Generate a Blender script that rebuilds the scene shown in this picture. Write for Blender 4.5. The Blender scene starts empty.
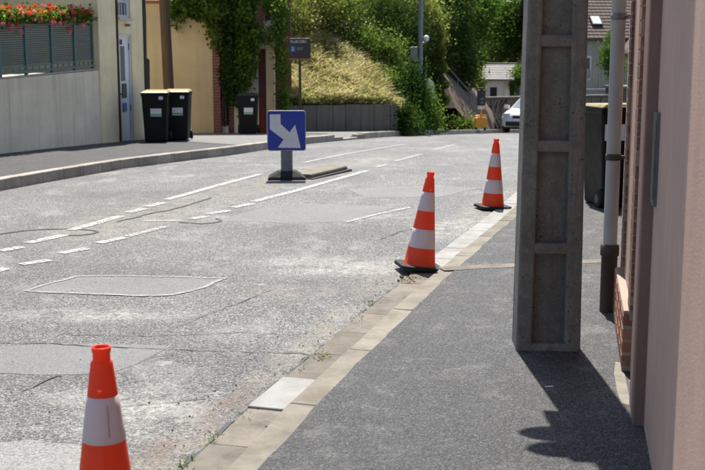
import bpy, math, random
import numpy as np
from mathutils import Vector, Matrix, Euler

random.seed(7)
PI = math.pi
R = math.radians
scene = bpy.context.scene
COL = scene.collection

# ------------------------------------------------------------------ camera
EYE = 1.65
FPX, CXP, CYP, HORIZON = 1100.0, 352.5, 235.0, 55.0      # focal length in photo pixels, horizon row
PITCH = math.atan((CYP - HORIZON) / FPX)
cam = bpy.data.cameras.new('camera')
cam.sensor_width = 36.0
cam.lens = 36.0 * FPX / 705.0
cam.clip_start = 0.05
cam.clip_end = 6000.0
cam.dof.use_dof = True
cam.dof.focus_distance = 6.6
cam.dof.aperture_fstop = 6.3
camo = bpy.data.objects.new('camera', cam)
camo.location = (0, 0, EYE)
camo.rotation_euler = (PI / 2 - PITCH, 0, 0)
COL.objects.link(camo)
scene.camera = camo

# ------------------------------------------------------------------ sky, sun, exposure
SUN_EL, SUN_AZ = R(62.0), R(-1.0)          # azimuth measured from +Y towards +X
world = bpy.data.worlds.new('World')
scene.world = world
world.use_nodes = True
wn = world.node_tree
bg = wn.nodes['Background']
sky = wn.nodes.new('ShaderNodeTexSky')
sky.sky_type = 'NISHITA'
sky.sun_disc = False
sky.sun_elevation = SUN_EL
sky.sun_rotation = SUN_AZ
wn.links.new(sky.outputs[0], bg.inputs[0])
bg.inputs[1].default_value = 0.09
sun = bpy.data.lights.new('sun', 'SUN')
sun.energy = 5.0
sun.angle = R(0.53)
sun.color = (1.0, 0.95, 0.87)
suno = bpy.data.objects.new('sun', sun)
sd = Vector((math.sin(SUN_AZ) * math.cos(SUN_EL), math.cos(SUN_AZ) * math.cos(SUN_EL), math.sin(SUN_EL)))
suno.rotation_euler = sd.to_track_quat('Z', 'Y').to_euler()
suno.location = (0, 0, 30)
COL.objects.link(suno)
scene.view_settings.view_transform = 'Standard'
scene.view_settings.look = 'None'
scene.view_settings.gamma = 1.0
scene.view_settings.exposure = 0.9

# ------------------------------------------------------------------ ground profile and measuring helpers
def zf(y):
    """height of the street: level, then falling 6.5 % ahead"""
    if y < 12: return 0.0
    if y < 32: return -0.065 * (y - 12) ** 2 / 40.0
    return -0.65 - 0.065 * (min(y, 60.0) - 32)

def ray(px, py):
    v = -(py - CYP) / FPX
    return ((px - CXP) / FPX, math.cos(PITCH) + v * math.sin(PITCH), -math.sin(PITCH) + v * math.cos(PITCH))

def G(px, py, dz=0.0):
    """where a spot of the photograph lies on the street"""
    r = ray(px, py)
    t = 0.5
    while EYE + r[2] * t - zf(r[1] * t) - dz > 0 and t < 90: t += 0.01
    return Vector((r[0] * t, r[1] * t, zf(r[1] * t) + dz))

def P(px, py, y):
    r = ray(px, py)
    t = y / r[1]
    return Vector((r[0] * t, y, EYE + r[2] * t))

# ------------------------------------------------------------------ object helpers
def link(o): COL.objects.link(o); return o

def tag(o, label=None, cat=None, group=None, kind=None):
    if label: o['label'] = label
    if cat: o['category'] = cat
    if group: o['group'] = group
    if kind: o['kind'] = kind
    return o

def thing(name, label, cat, loc=(0, 0, 0), rz=0.0, group=None, rot=None):
    o = bpy.data.objects.new(name, None)
    o.empty_display_size = 0.2
    o.location = loc
    o.rotation_euler = rot if rot else (0, 0, rz)
    link(o)
    return tag(o, label, cat, group)

def place(name, mesh, parent=None, loc=(0, 0, 0), rot=(0, 0, 0), scale=None):
    o = bpy.data.objects.new(name, mesh)
    o.location = loc
    o.rotation_euler = rot
    if scale: o.scale = scale
    o.parent = parent
    return link(o)

def copy_tree(o, parent=None):
    c = o.copy()
    link(c)
    c.parent = parent
    for ch in list(o.children): copy_tree(ch, c)
    return c

class MB:
    """collects polygons, builds one mesh object"""
    def __init__(s): s.v = []; s.f = []; s.sm = []
    def add(s, vs, fs, smooth=False):
        b = len(s.v)
        s.v += [tuple(p) for p in vs]
        s.f += [tuple(i + b for i in f) for f in fs]
        s.sm += [smooth] * len(fs)
        return s
    def box(s, x0, x1, y0, y1, z0, z1, m=None):
        vs = [Vector(p) for p in ((x0, y0, z0), (x1, y0, z0), (x1, y1, z0), (x0, y1, z0), (x0, y0, z1), (x1, y0, z1), (x1, y1, z1), (x0, y1, z1))]
        if m: vs = [m @ p for p in vs]
        return s.add(vs, [(3, 2, 1, 0), (4, 5, 6, 7), (0, 1, 5, 4), (1, 2, 6, 5), (2, 3, 7, 6), (3, 0, 4, 7)])
    def hexa(s, lo, hi):
        """two quads (bottom, top) counter-clockwise from above"""
        return s.add(list(lo) + list(hi), [(3, 2, 1, 0), (4, 5, 6, 7), (0, 1, 5, 4), (1, 2, 6, 5), (2, 3, 7, 6), (3, 0, 4, 7)])
    def tube(s, pts, rad, n=10, caps=True):
        pts = [Vector(p) for p in pts]
        if not hasattr(rad, '__len__'): rad = [rad] * len(pts)
        rings = []
        for i, p in enumerate(pts):
            a = pts[max(i - 1, 0)]; b = pts[min(i + 1, len(pts) - 1)]
            d = (b - a).normalized()
            up = Vector((0, 0, 1)) if abs(d.z) < 0.9 else Vector((1, 0, 0))
            e = d.cross(up).normalized(); g = e.cross(d)
            rings.append([p + (e * math.cos(2 * PI * k / n) + g * math.sin(2 * PI * k / n)) * rad[i] for k in range(n)])
        vs = [q for r in rings for q in r]
        fs = []
        for i in range(len(pts) - 1):
            for k in range(n):
                k2 = (k + 1) % n
                fs.append((i * n + k, (i + 1) * n + k, (i + 1) * n + k2, i * n + k2))
        s.add(vs, fs, True)
        if caps:
            s.add(rings[0], [tuple(range(n))])
            s.add(rings[-1], [tuple(reversed(range(n)))])
        return s
    def lathe(s, prof, n=32, m=None, capb=False, capt=False, smooth=True):
        vs = []
        for r, z in prof:
            for k in range(n):
                p = Vector((r * math.cos(2 * PI * k / n), r * math.sin(2 * PI * k / n), z))
                vs.append(m @ p if m else p)
        fs = []
        for i in range(len(prof) - 1):
            for k in range(n):
                k2 = (k + 1) % n
                fs.append((i * n + k, i * n + k2, (i + 1) * n + k2, (i + 1) * n + k))
        s.add(vs, fs, smooth)
        if capb: s.add(vs[:n], [tuple(reversed(range(n)))])
        if capt: s.add(vs[-n:], [tuple(range(n))])
        return s
    def prism(s, poly, d0, d1, plane='xz', m=None):
        """polygon extruded along the remaining axis"""
        def mk(a, b, d):
            p = {'xz': (a, d, b), 'xy': (a, b, d), 'yz': (d, a, b)}[plane]
            p = Vector(p)
            return m @ p if m else p
        n = len(poly)
        vs = [mk(a, b, d0) for a, b in poly] + [mk(a, b, d1) for a, b in poly]
        fs = [tuple(range(n)), tuple(reversed(range(n, 2 * n)))]
        for i in range(n):
            j = (i + 1) % n
            fs.append((i, i + n, j + n, j))
        return s.add(vs, fs)
    def mesh(s, name, mat=None, fix=True):
        me = bpy.data.meshes.new(name)
        me.from_pydata(s.v, [], s.f)
        me.polygons.foreach_set('use_smooth', s.sm)
        if mat: me.materials.append(mat)
        if fix:
            import bmesh
            bm = bmesh.new(); bm.from_mesh(me)
            bmesh.ops.recalc_face_normals(bm, faces=bm.faces)
            bm.to_mesh(me); bm.free()
        me.update()
        return me
    def build(s, name, mat=None, parent=None, loc=(0, 0, 0), rot=(0, 0, 0), bevel=0, seg=2, fix=True):
        o = place(name, s.mesh(name, mat, fix), parent, loc, rot)
        if bevel:
            md = o.modifiers.new('bevel', 'BEVEL')
            md.width = bevel; md.segments = seg; md.limit_method = 'ANGLE'; md.angle_limit = R(35)
        return o

def catmull(pts, step=0.1):
    pts = [Vector((p[0], p[1], 0)) for p in pts]
    P0 = [pts[0] * 2 - pts[1]] + pts + [pts[-1] * 2 - pts[-2]]
    raw = []
    for i in range(1, len(P0) - 2):
        for k in range(24):
            t = k / 24
            a, b, c, d = P0[i - 1], P0[i], P0[i + 1], P0[i + 2]
            raw.append(0.5 * ((2 * b) + (c - a) * t + (2 * a - 5 * b + 4 * c - d) * t * t + (3 * b - a - 3 * c + d) * t ** 3))
    raw.append(pts[-1])
    out = [raw[0]]; acc = 0
    for a, b in zip(raw, raw[1:]):
        L = (b - a).length
        if L < 1e-9: continue
        pos = step - acc
        while pos <= L:
            out.append(a.lerp(b, pos / L)); pos += step
        acc = (acc + L) % step if step > 0 else 0
    return out

def tangent(c, i):
    a = c[max(i - 2, 0)]; b = c[min(i + 2, len(c) - 1)]
    return (b - a).normalized()

def offset(c, d):
    """shift a curve to its right by d"""
    o = []
    for i, p in enumerate(c):
        t = tangent(c, i)
        o.append(p + Vector((t.y, -t.x, 0)) * d)
    return o

# ------------------------------------------------------------------ material helpers
class NT:
    def __init__(s, name):
        s.m = bpy.data.materials.new(name); s.m.use_nodes = True
        s.t = s.m.node_tree; s.n = s.t.nodes; s.l = s.t.links
        s.b = s.n['Principled BSDF']; s.out = s.n['Material Output']
        s.tc = s.n.new('ShaderNodeTexCoord')
    def mk(s, t, **kw):
        nd = s.n.new(t)
        for k, v in kw.items(): setattr(nd, k, v)
        return nd
    def set(s, sock, v):
        if hasattr(v, 'is_output'): s.l.new(v, sock)
        else: sock.default_value = v
    def co(s, which='Object'): return s.tc.outputs[which]
    def noise(s, scale, detail=3, rough=0.55, co=None, dist=0.0):
        nd = s.mk('ShaderNodeTexNoise'); nd.inputs['Scale'].default_value = scale
        nd.inputs['Detail'].default_value = detail; nd.inputs['Roughness'].default_value = rough
        nd.inputs['Distortion'].default_value = dist
        s.l.new(co if co else s.co(), nd.inputs['Vector'])
        return nd.outputs['Fac']
    def voro(s, scale, feature='F1', out='Color', co=None, rand=1.0):
        nd = s.mk('ShaderNodeTexVoronoi'); nd.feature = feature
        nd.inputs['Scale'].default_value = scale; nd.inputs['Randomness'].default_value = rand
        s.l.new(co if co else s.co(), nd.inputs['Vector'])
        return nd.outputs[out]
    def math(s, op, a, b=0.0, c=None, clamp=False):
        nd = s.mk('ShaderNodeMath', operation=op); nd.use_clamp = clamp
        s.set(nd.inputs[0], a); s.set(nd.inputs[1], b)
        if c is not None: s.set(nd.inputs[2], c)
        return nd.outputs[0]
    def rng(s, v, a, b, c=0.0, d=1.0, smooth=False):
        nd = s.mk('ShaderNodeMapRange'); nd.clamp = True
        if smooth: nd.interpolation_type = 'SMOOTHSTEP'
        s.set(nd.inputs[0], v)
        for i, x in enumerate((a, b, c, d)): nd.inputs[i + 1].default_value = x
        return nd.outputs[0]
    def mix(s, f, a, b, mode='MIX'):
        nd = s.mk('ShaderNodeMix', data_type='RGBA', blend_type=mode)
        s.set(nd.inputs[0], f)
        for i, x in ((6, a), (7, b)):
            if not hasattr(x, 'is_output') and len(x) == 3: x = (*x, 1)
            s.set(nd.inputs[i], x)
        return nd.outputs[2]
    def ramp(s, v, stops):
        nd = s.mk('ShaderNodeValToRGB'); s.set(nd.inputs[0], v)
        e = nd.color_ramp.elements
        while len(e) < len(stops): e.new(0.5)
        for el, (p, c) in zip(e, stops):
            el.position = p; el.color = (*c, 1)
        return nd.outputs[0]
    def sep(s, v):
        nd = s.mk('ShaderNodeSeparateXYZ'); s.l.new(v, nd.inputs[0]); return nd.outputs
    def mapping(s, scale=(1, 1, 1), loc=(0, 0, 0), rot=(0, 0, 0), co=None, typ='POINT'):
        nd = s.mk('ShaderNodeMapping', vector_type=typ)
        s.l.new(co if co else s.co(), nd.inputs[0])
        nd.inputs['Location'].default_value = loc; nd.inputs['Rotation'].default_value = rot; nd.inputs['Scale'].default_value = scale
        return nd.outputs[0]
    def spot(s, cx, cy, rx, ry, rz=0, inner=0.25):
        """soft elliptical stain on the ground"""
        v = s.mapping((rx, ry, 100), (cx, cy, 0), (0, 0, rz), typ='TEXTURE')
        nd = s.mk('ShaderNodeVectorMath', operation='LENGTH'); s.l.new(v, nd.inputs[0])
        return s.rng(nd.outputs['Value'], inner, 1.0, 1.0, 0.0, True)
    def bump(s, h, strength=0.3, dist=0.01, normal=None):
        nd = s.mk('ShaderNodeBump'); nd.inputs['Strength'].default_value = strength; nd.inputs['Distance'].default_value = dist
        s.set(nd.inputs['Height'], h)
        if normal: s.l.new(normal, nd.inputs['Normal'])
        s.l.new(nd.outputs[0], s.b.inputs['Normal'])
        return nd.outputs[0]
    def rnd(s): return s.mk('ShaderNodeObjectInfo').outputs['Random']
    def fin(s, color, rough=0.8, spec=0.3, metal=0.0):
        s.set(s.b.inputs['Base Color'], color if hasattr(color, 'is_output') else (*color, 1))
        s.set(s.b.inputs['Roughness'], rough); s.b.inputs['Specular IOR Level'].default_value = spec
        s.b.inputs['Metallic'].default_value = metal
        return s.m

def sc(c, k): return tuple(min(1, x * k) for x in c)

def m_render(name, col, stain=(0.12, 0.11, 0.09), amount=0.35, fine=60, streak=True, rough=0.9, bump=0.25):
    """weathered plaster or cast concrete: mottling, run-down streaks, grain"""
    t = NT(name)
    n1 = t.noise(1.3, 5, 0.6); n2 = t.noise(9, 4, 0.6); n3 = t.noise(fine, 3, 0.7)
    c = t.mix(t.rng(n1, 0.35, 0.7), sc(col, 0.86), sc(col, 1.1))
    c = t.mix(t.rng(n2, 0.4, 0.75, 0, 0.22), c, sc(col, 0.72))
    if streak:
        st = t.noise(1.0, 4, 0.65, t.mapping((5, 5, 0.35)))
        c = t.mix(t.math('MULTIPLY', t.rng(st, 0.48, 0.72), amount), c, stain)
    c = t.mix(t.rng(n3, 0.3, 0.7, 0.0, 0.14), c, sc(col, 0.6))
    t.bump(t.math('ADD', n3, t.math('MULTIPLY', n2, 0.6)), bump, 0.008)
    return t.fin(c, rough, 0.2)

def m_plain(name, col, rough=0.5, spec=0.4, metal=0.0, var=0.15, scale=12, bump=0.0):
    t = NT(name)
    n = t.noise(scale, 4, 0.6)
    c = t.mix(t.rng(n, 0.3, 0.7), sc(col, 1 - var), sc(col, 1 + var))
    if bump: t.bump(n, bump, 0.005)
    return t.fin(c, t.rng(n, 0.3, 0.7, rough * 0.85, min(1, rough * 1.15)), spec, metal)

def m_slab(name, a, b, dirt, grain=90):
    """stones of slightly different tone each"""
    t = NT(name)
    w = t.mk('ShaderNodeNewGeometry').outputs['Position']
    n = t.noise(4.5, 6, 0.72, w); f = t.noise(grain, 3, 0.7)
    c = t.mix(t.rnd(), a, b)
    c = t.mix(t.rng(n, 0.42, 0.66, 0, 0.75), c, dirt)
    c = t.mix(t.rng(f, 0.35, 0.7, 0, 0.4), c, sc(a, 0.6))
    t.bump(t.math('ADD', f, n), 0.3, 0.006)
    return t.fin(c, 0.88, 0.2)

def m_leaf(name, stops, trans=0.45, rough=0.5, tint=(1.2, 1.3, 0.7)):
    t = NT(name)
    at = t.mk('ShaderNodeAttribute', attribute_name='tone')
    big = t.noise(1.1, 3, 0.6)
    v = t.math('ADD', t.math('MULTIPLY', at.outputs['Fac'], 0.7), t.math('MULTIPLY', t.rng(big, 0.3, 0.7), 0.3))
    c = t.ramp(v, stops)
    t.fin(c, max(rough, 0.75), 0.05)
    tr = t.mk('ShaderNodeBsdfTranslucent')
    t.l.new(t.mix(1.0, c, tint, 'MULTIPLY'), tr.inputs[0])
    mx = t.mk('ShaderNodeMixShader'); mx.inputs[0].default_value = trans
    t.l.new(t.b.outputs[0], mx.inputs[1]); t.l.new(tr.outputs[0], mx.inputs[2])
    t.l.new(mx.outputs[0], t.out.inputs[0])
    return t.m

# ---- asphalt of the carriageway
def m_road():
    t = NT('road_asphalt')
    vc = t.voro(125, out='Color'); g = t.sep(vc)[0]
    vd = t.voro(125, out='Distance')
    fine = t.noise(330, 2, 0.6)
    big = t.noise(0.55, 5, 0.6); mid = t.noise(3.2, 4, 0.6)
    c = t.ramp(g, [(0.0, (0.016, 0.016, 0.016)), (0.3, (0.055, 0.056, 0.056)), (0.7, (0.14, 0.141, 0.139)), (1.0, (0.36, 0.36, 0.35))])
    c = t.mix(t.rng(fine, 0.3, 0.7, 0, 0.3), c, (0.03, 0.03, 0.03))
    c = t.mix(t.rng(big, 0.35, 0.68), t.mix(1.0, c, (0.72, 0.72, 0.72), 'MULTIPLY'), t.mix(1.0, c, (1.35, 1.34, 1.31), 'MULTIPLY'))
    blot = t.noise(1.9, 6, 0.7, t.mapping((1.0, 0.55, 1), (4, 9, 0), (0, 0, 0.25)))
    c = t.mix(t.rng(blot, 0.54, 0.72, 0, 0.55), c, (0.33, 0.325, 0.31))
    oil = t.noise(2.6, 5, 0.7, t.mapping((1.3, 0.5, 1), (14, 2, 0), (0, 0, 0.25)))
    c = t.mix(t.rng(oil, 0.58, 0.75, 0, 0.6), c, (0.03, 0.03, 0.03))
    scuff = t.noise(6.0, 4, 0.6, t.mapping((0.55, 1.6, 1), (2, 5, 0)))
    c = t.mix(t.rng(scuff, 0.66, 0.72, 0, 0.5), c, (0.42, 0.41, 0.39))
    c = t.mix(t.rng(mid, 0.55, 0.8, 0, 0.45), c, (0.05, 0.05, 0.048))
    # pale grit and spilt cement, sand by the gutter and along the median
    grain = t.rng(t.noise(26, 5, 0.7), 0.36, 0.66)
    lump = t.rng(t.noise(4.5, 4, 0.65), 0.36, 0.62)
    def dust(spots, color, k, c):
        acc = None
        for sp in spots:
            s_ = t.spot(*sp); acc = s_ if acc is None else t.math('MAXIMUM', acc, s_)
        f = t.math('MULTIPLY', t.math('MULTIPLY', acc, grain), t.math('MULTIPLY', lump, k), clamp=True)
        return t.mix(f, c, color)
    c = dust([(-0.95, 4.95, 0.42, 0.62, -0.3), (-1.2, 5.15, 0.5, 0.22, -0.2), (0.05, 8.5, 0.95, 0.55, 0.25), (-0.35, 8.75, 0.7, 0.4, 0.1),
              (-0.6, 11.2, 1.6, 0.5, 0.1), (-2.4, 5.4, 0.5, 0.3), (-1.6, 6.9, 0.9, 0.25), (1.0, 10.6, 0.35, 1.5, -0.3)], (0.44, 0.43, 0.4), 1.0, c)
    c = dust([(-0.72, 4.5, 0.26, 0.9, -0.25), (-0.25, 6.2, 0.2, 1.6, -0.26), (0.35, 8.2, 0.35, 1.2, -0.3), (-2.2, 11.3, 0.75, 2.4, -0.25, 0.4),
              (-1.15, 14.3, 0.65, 2.6, -0.35, 0.4), (0.1, 17.8, 0.6, 2.6, -0.42, 0.3), (-0.4, 7.6, 0.5, 0.35), (1.6, 12.6, 0.3, 2.2, -0.3)], (0.27, 0.235, 0.18), 1.0, c)
    c = dust([(-0.83, 4.45, 0.13, 0.2), (-0.6, 5.0, 0.12, 0.5, -0.2)], (0.11, 0.06, 0.04), 1.3, c)
    # hair cracks
    def crack(scale, w, seed):
        nz = t.noise(scale, 3, 0.5, t.mapping((1, 1, 1), (seed, seed * 1.7, 0)))
        d = t.math('ABSOLUTE', t.math('SUBTRACT', nz, 0.5))
        return t.rng(d, 0, w, 1, 0)
    gate = t.rng(t.noise(0.8, 2, 0.5, t.mapping((1, 1, 1), (31, 7, 0))), 0.48, 0.56)
    ck = t.math('MULTIPLY', t.math('MAXIMUM', crack(1.5, 0.0035, 3), crack(0.8, 0.002, 11)), gate)
    c = t.mix(t.math('MULTIPLY', ck, 0.6), c, (0.03, 0.03, 0.03))
    t.bump(t.math('ADD', t.math('MULTIPLY', vd, -1.0), t.math('MULTIPLY', fine, 0.3)), 0.75, 0.01)
    return t.fin(c, t.rng(g, 0.1, 0.9, 0.78, 0.5), 0.62)

def m_fine_asphalt(name, lo, hi, scale=170, blotch=0.3, dusty=(0.4, 0.38, 0.33), dk=0.25, spec=0.55, peak=1.5):
    t = NT(name)
    g = t.sep(t.voro(scale, out='Color'))[0]; vd = t.voro(scale, out='Distance')
    fine = t.noise(420, 2, 0.6); big = t.noise(0.9, 5, 0.65); mid = t.noise(5, 4, 0.65)
    c = t.ramp(g, [(0.0, sc(lo, 0.4)), (0.45, lo), (0.82, hi), (1.0, sc(hi, peak))])
    c = t.mix(t.rng(fine, 0.3, 0.75, 0, 0.35), c, sc(lo, 0.6))
    c = t.mix(t.rng(big, 0.35, 0.7, 0, blotch), c, sc(hi, 1.25))
    c = t.mix(t.math('MULTIPLY', t.rng(mid, 0.52, 0.72), t.math('MULTIPLY', t.rng(t.noise(60, 3, 0.7), 0.4, 0.65), dk)), c, dusty)
    t.bump(t.math('ADD', t.math('MULTIPLY', vd, -1.0), t.math('MULTIPLY', fine, 0.4)), 0.85, 0.008)
    return t.fin(c, t.rng(g, 0.1, 0.9, 0.85, 0.45), spec)

def m_paint(name, col=(0.72, 0.72, 0.69), wear=0.5):
    t = NT(name)
    n = t.noise(14, 5, 0.7); g = t.sep(t.voro(95, out='Color'))[0]
    c = t.mix(t.rng(n, 0.3, 0.7, 0, 0.5), col, sc(col, 0.72))
    t.fin(c, 0.7, 0.3)
    a = t.math('ADD', t.math('MULTIPLY', n, 0.65), t.math('MULTIPLY', g, 0.35))
    a = t.rng(a, wear - 0.1, wear + 0.04)
    tr = t.mk('ShaderNodeBsdfTransparent'); mx = t.mk('ShaderNodeMixShader')
    t.l.new(a, mx.inputs[0]); t.l.new(tr.outputs[0], mx.inputs[1]); t.l.new(t.b.outputs[0], mx.inputs[2])
    t.l.new(mx.outputs[0], t.out.inputs[0])
    return t.m

def m_brick(name, a=(0.34, 0.12, 0.07), b=(0.24, 0.09, 0.06)):
    t = NT(name)
    n = t.noise(25, 4, 0.7)
    c = t.mix(t.rnd(), a, b)
    c = t.mix(t.rng(n, 0.45, 0.75, 0, 0.6), c, (0.3, 0.22, 0.17))
    t.bump(n, 0.4, 0.004)
    return t.fin(c, 0.9, 0.2)

def m_wood(name, col):
    t = NT(name)
    n = t.noise(2.0, 6, 0.7, t.mapping((14, 14, 0.8)))
    c = t.mix(t.rng(n, 0.3, 0.7), sc(col, 0.55), sc(col, 1.3))
    t.bump(n, 0.5, 0.01)
    return t.fin(c, 0.85, 0.2)

def m_glass(name, col=(0.03, 0.035, 0.04), rough=0.06):
    t = NT(name)
    t.fin(t.mix(t.rng(t.noise(2, 3), 0.4, 0.6), col, sc(col, 1.6)), rough, 0.8)
    return t.m

def m_cone_orange():
    t = NT('cone_orange')
    n = t.noise(9, 6, 0.75); w_ = t.noise(3, 5, 0.7, t.mapping((6, 6, 1.2)))
    c = t.mix(t.rng(n, 0.5, 0.75, 0, 0.5), (0.78, 0.085, 0.025), (0.42, 0.05, 0.03))
    c = t.mix(t.rng(w_, 0.55, 0.7, 0, 0.35), c, (0.25, 0.08, 0.05))
    t.fin(c, 0.42, 0.4)
    tr = t.mk('ShaderNodeBsdfTranslucent'); tr.inputs[0].default_value = (1.0, 0.13, 0.03, 1)
    mx = t.mk('ShaderNodeMixShader'); mx.inputs[0].default_value = 0.3
    t.l.new(t.b.outputs[0], mx.inputs[1]); t.l.new(tr.outputs[0], mx.inputs[2]); t.l.new(mx.outputs[0], t.out.inputs[0])
    return t.m

def m_cone_white():
    t = NT('cone_white_sleeve')
    n = t.noise(16, 5, 0.7); n2 = t.noise(5, 3, 0.5, t.mapping((3, 3, 0.5)))
    c = t.mix(t.rng(n2, 0.4, 0.7, 0, 0.3), (0.72, 0.66, 0.69), (0.52, 0.44, 0.45))
    sp = t.voro(30, out='Distance')
    c = t.mix(t.math('MULTIPLY', t.rng(sp, 0.06, 0.14, 1, 0), t.rng(n, 0.55, 0.62)), c, (0.08, 0.05, 0.05))
    t.fin(c, 0.35, 0.5)
    tr = t.mk('ShaderNodeBsdfTranslucent'); tr.inputs[0].default_value = (0.75, 0.55, 0.5, 1)
    mx = t.mk('ShaderNodeMixShader'); mx.inputs[0].default_value = 0.2
    t.l.new(t.b.outputs[0], mx.inputs[1]); t.l.new(tr.outputs[0], mx.inputs[2]); t.l.new(mx.outputs[0], t.out.inputs[0])
    return t.m

M = {}
M['road'] = m_road()
M['patch'] = m_fine_asphalt('patch_asphalt', (0.22, 0.221, 0.221), (0.27, 0.27, 0.266), 230, 0.3, dk=0.1)
M['pave'] = m_fine_asphalt('pavement_asphalt', (0.024, 0.0245, 0.026), (0.046, 0.047, 0.049), 150, 0.3, (0.3, 0.29, 0.27), 0.6, 0.74, 3.6)
M['pave_left'] = m_fine_asphalt('left_pavement_asphalt', (0.03, 0.03, 0.031), (0.05, 0.05, 0.051), 170, 0.3)
M['paint'] = m_paint('road_paint', (0.5, 0.5, 0.475), wear=0.485)
M['paint_worn'] = m_paint('road_paint_worn', (0.44, 0.435, 0.415), 0.515)
M['paint_ghost'] = m_paint('cement_smear', (0.33, 0.325, 0.31), 0.46)
M['apron'] = m_fine_asphalt('pale_pavement', (0.15, 0.148, 0.14), (0.2, 0.196, 0.185), 140, 0.3)
M['cement_patch'] = m_fine_asphalt('cement_patch', (0.24, 0.24, 0.235), (0.31, 0.305, 0.295), 150, 0.4)
M['tar'] = m_plain('tar_seam', (0.045, 0.045, 0.047), 0.6, 0.3)
M['old_gutter'] = m_slab('gutter_stone', (0.225, 0.203, 0.172), (0.165, 0.149, 0.127), (0.075, 0.066, 0.056))
M['old_kerb'] = m_slab('kerb_concrete', (0.26, 0.24, 0.2), (0.21, 0.193, 0.16), (0.11, 0.095, 0.075))
M['new_gutter'] = m_slab('new_gutter_concrete', (0.34, 0.342, 0.335), (0.29, 0.292, 0.284), (0.2, 0.19, 0.17))
M['granite'] = m_slab('granite_kerb', (0.46, 0.41, 0.35), (0.29, 0.265, 0.23), (0.2, 0.17, 0.14), 60)
M['soil'] = m_render('soil', (0.12, 0.09, 0.06), (0.2, 0.15, 0.1), 0.5, 25, False, 1.0, 0.8)
M['bank'] = m_render('bank_earth', (0.17, 0.135, 0.105), (0.2, 0.09, 0.045), 0.8, 9, True, 1.0, 0.8)
def m_pole():
    t = NT('pole_concrete'); col = (0.215, 0.2, 0.178)
    n1 = t.noise(2.2, 6, 0.65); n2 = t.noise(14, 5, 0.7); n3 = t.noise(70, 4, 0.75)
    c = t.mix(t.rng(n1, 0.35, 0.68), sc(col, 0.72), sc(col, 1.2))
    c = t.mix(t.rng(n2, 0.42, 0.68, 0, 0.55), c, sc(col, 0.5))
    c = t.mix(t.rng(n3, 0.52, 0.72, 0, 0.6), c, (0.36, 0.34, 0.3))
    st = t.noise(1.0, 5, 0.7, t.mapping((9, 9, 0.5)))
    c = t.mix(t.rng(st, 0.5, 0.7, 0, 0.5), c, (0.075, 0.072, 0.065))
    pit = t.math('MULTIPLY', t.rng(t.voro(38, out='Distance'), 0.1, 0.2, 1, 0), t.rng(t.noise(9, 3), 0.5, 0.6))
    c = t.mix(t.math('MULTIPLY', pit, 0.8), c, (0.03, 0.028, 0.025))
    t.bump(t.math('SUBTRACT', t.math('ADD', n3, n2), t.math('MULTIPLY', pit, 1.2)), 0.7, 0.008)
    return t.fin(c, 0.92, 0.2)
M['concrete'] = m_pole()
M['pink'] = m_render('pink_render', (0.55, 0.375, 0.3), (0.42, 0.29, 0.24), 0.3, 120, True, 0.85, 0.3)
M['pink_dark'] = m_render('brown_pink_render', (0.28, 0.18, 0.15), (0.14, 0.11, 0.1), 0.5, 90, True, 0.9, 0.4)
M['grey_render'] = m_render('grey_render', (0.86, 0.77, 0.58), (0.4, 0.35, 0.27), 0.42, 50)
M['beige_render'] = m_render('beige_render', (0.57, 0.455, 0.285), (0.3, 0.25, 0.18), 0.3, 50)
M['cream_render'] = m_render('cream_render', (0.92, 0.8, 0.53), (0.45, 0.38, 0.28), 0.25, 50)
M['white_render'] = m_render('white_render', (0.66, 0.62, 0.53), (0.4, 0.36, 0.28), 0.3, 50)
M['terrace'] = m_render('terrace_floor', (0.5, 0.46, 0.38), (0.3, 0.27, 0.22), 0.2, 30, False)
M['mortar'] = m_render('mortar', (0.34, 0.27, 0.22), (0.3, 0.25, 0.2), 0.3, 60, False)
M['brick'] = m_brick('orange_brick', (0.36, 0.16, 0.1), (0.22, 0.095, 0.065))
M['brick_dark'] = m_brick('dark_red_brick', (0.22, 0.065, 0.05), (0.15, 0.045, 0.04))
M['stone_wall'] = m_render('old_stone', (0.24, 0.19, 0.15), (0.1, 0.085, 0.07), 0.5, 8, True, 0.95, 0.9)
M['board'] = m_render('concrete_board', (0.17, 0.155, 0.135), (0.07, 0.065, 0.055), 0.6, 50)
M['wood_pole'] = m_wood('pole_wood', (0.085, 0.065, 0.045))
M['wood_dark'] = m_wood('rotten_wood', (0.05, 0.045, 0.04))
M['bark'] = m_wood('bark', (0.11, 0.085, 0.06))
M['rail_green'] = m_plain('dark_green_metal', (0.055, 0.13, 0.13), 0.4, 0.5)
M['slat'] = m_plain('grey_green_slat', (0.06, 0.085, 0.085), 0.5, 0.4)
M['door_white'] = m_plain('white_door', (0.7, 0.74, 0.8), 0.4, 0.5, var=0.06)
M['door_red'] = m_plain('dark_red_door', (0.16, 0.03, 0.028), 0.5, 0.4)
M['black_metal'] = m_plain('black_metal', (0.02, 0.02, 0.022), 0.45, 0.5)
M['grey_metal'] = m_plain('galvanised_steel', (0.2, 0.205, 0.21), 0.45, 0.5, 0.6)
M['post_grey'] = m_plain('grey_post_plastic', (0.16, 0.165, 0.17), 0.5, 0.4)
M['pipe'] = m_plain('grey_pvc_pipe', (0.36, 0.355, 0.35), 0.4, 0.5, var=0.08, scale=5)
M['cast_iron'] = m_plain('brown_cast_iron', (0.06, 0.04, 0.032), 0.6, 0.4, scale=30, bump=0.2)
M['meter'] = m_plain('grey_meter_box', (0.13, 0.13, 0.15), 0.45, 0.4)
M['bin'] = m_plain('black_bin_plastic', (0.007, 0.0075, 0.008), 0.5, 0.22, scale=8)
M['bin_lid_yellow'] = m_plain('faded_yellow_lid', (0.3, 0.24, 0.1), 0.45, 0.4)
M['bin_lid_grey'] = m_plain('dark_lid', (0.05, 0.05, 0.052), 0.4, 0.5)
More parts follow.
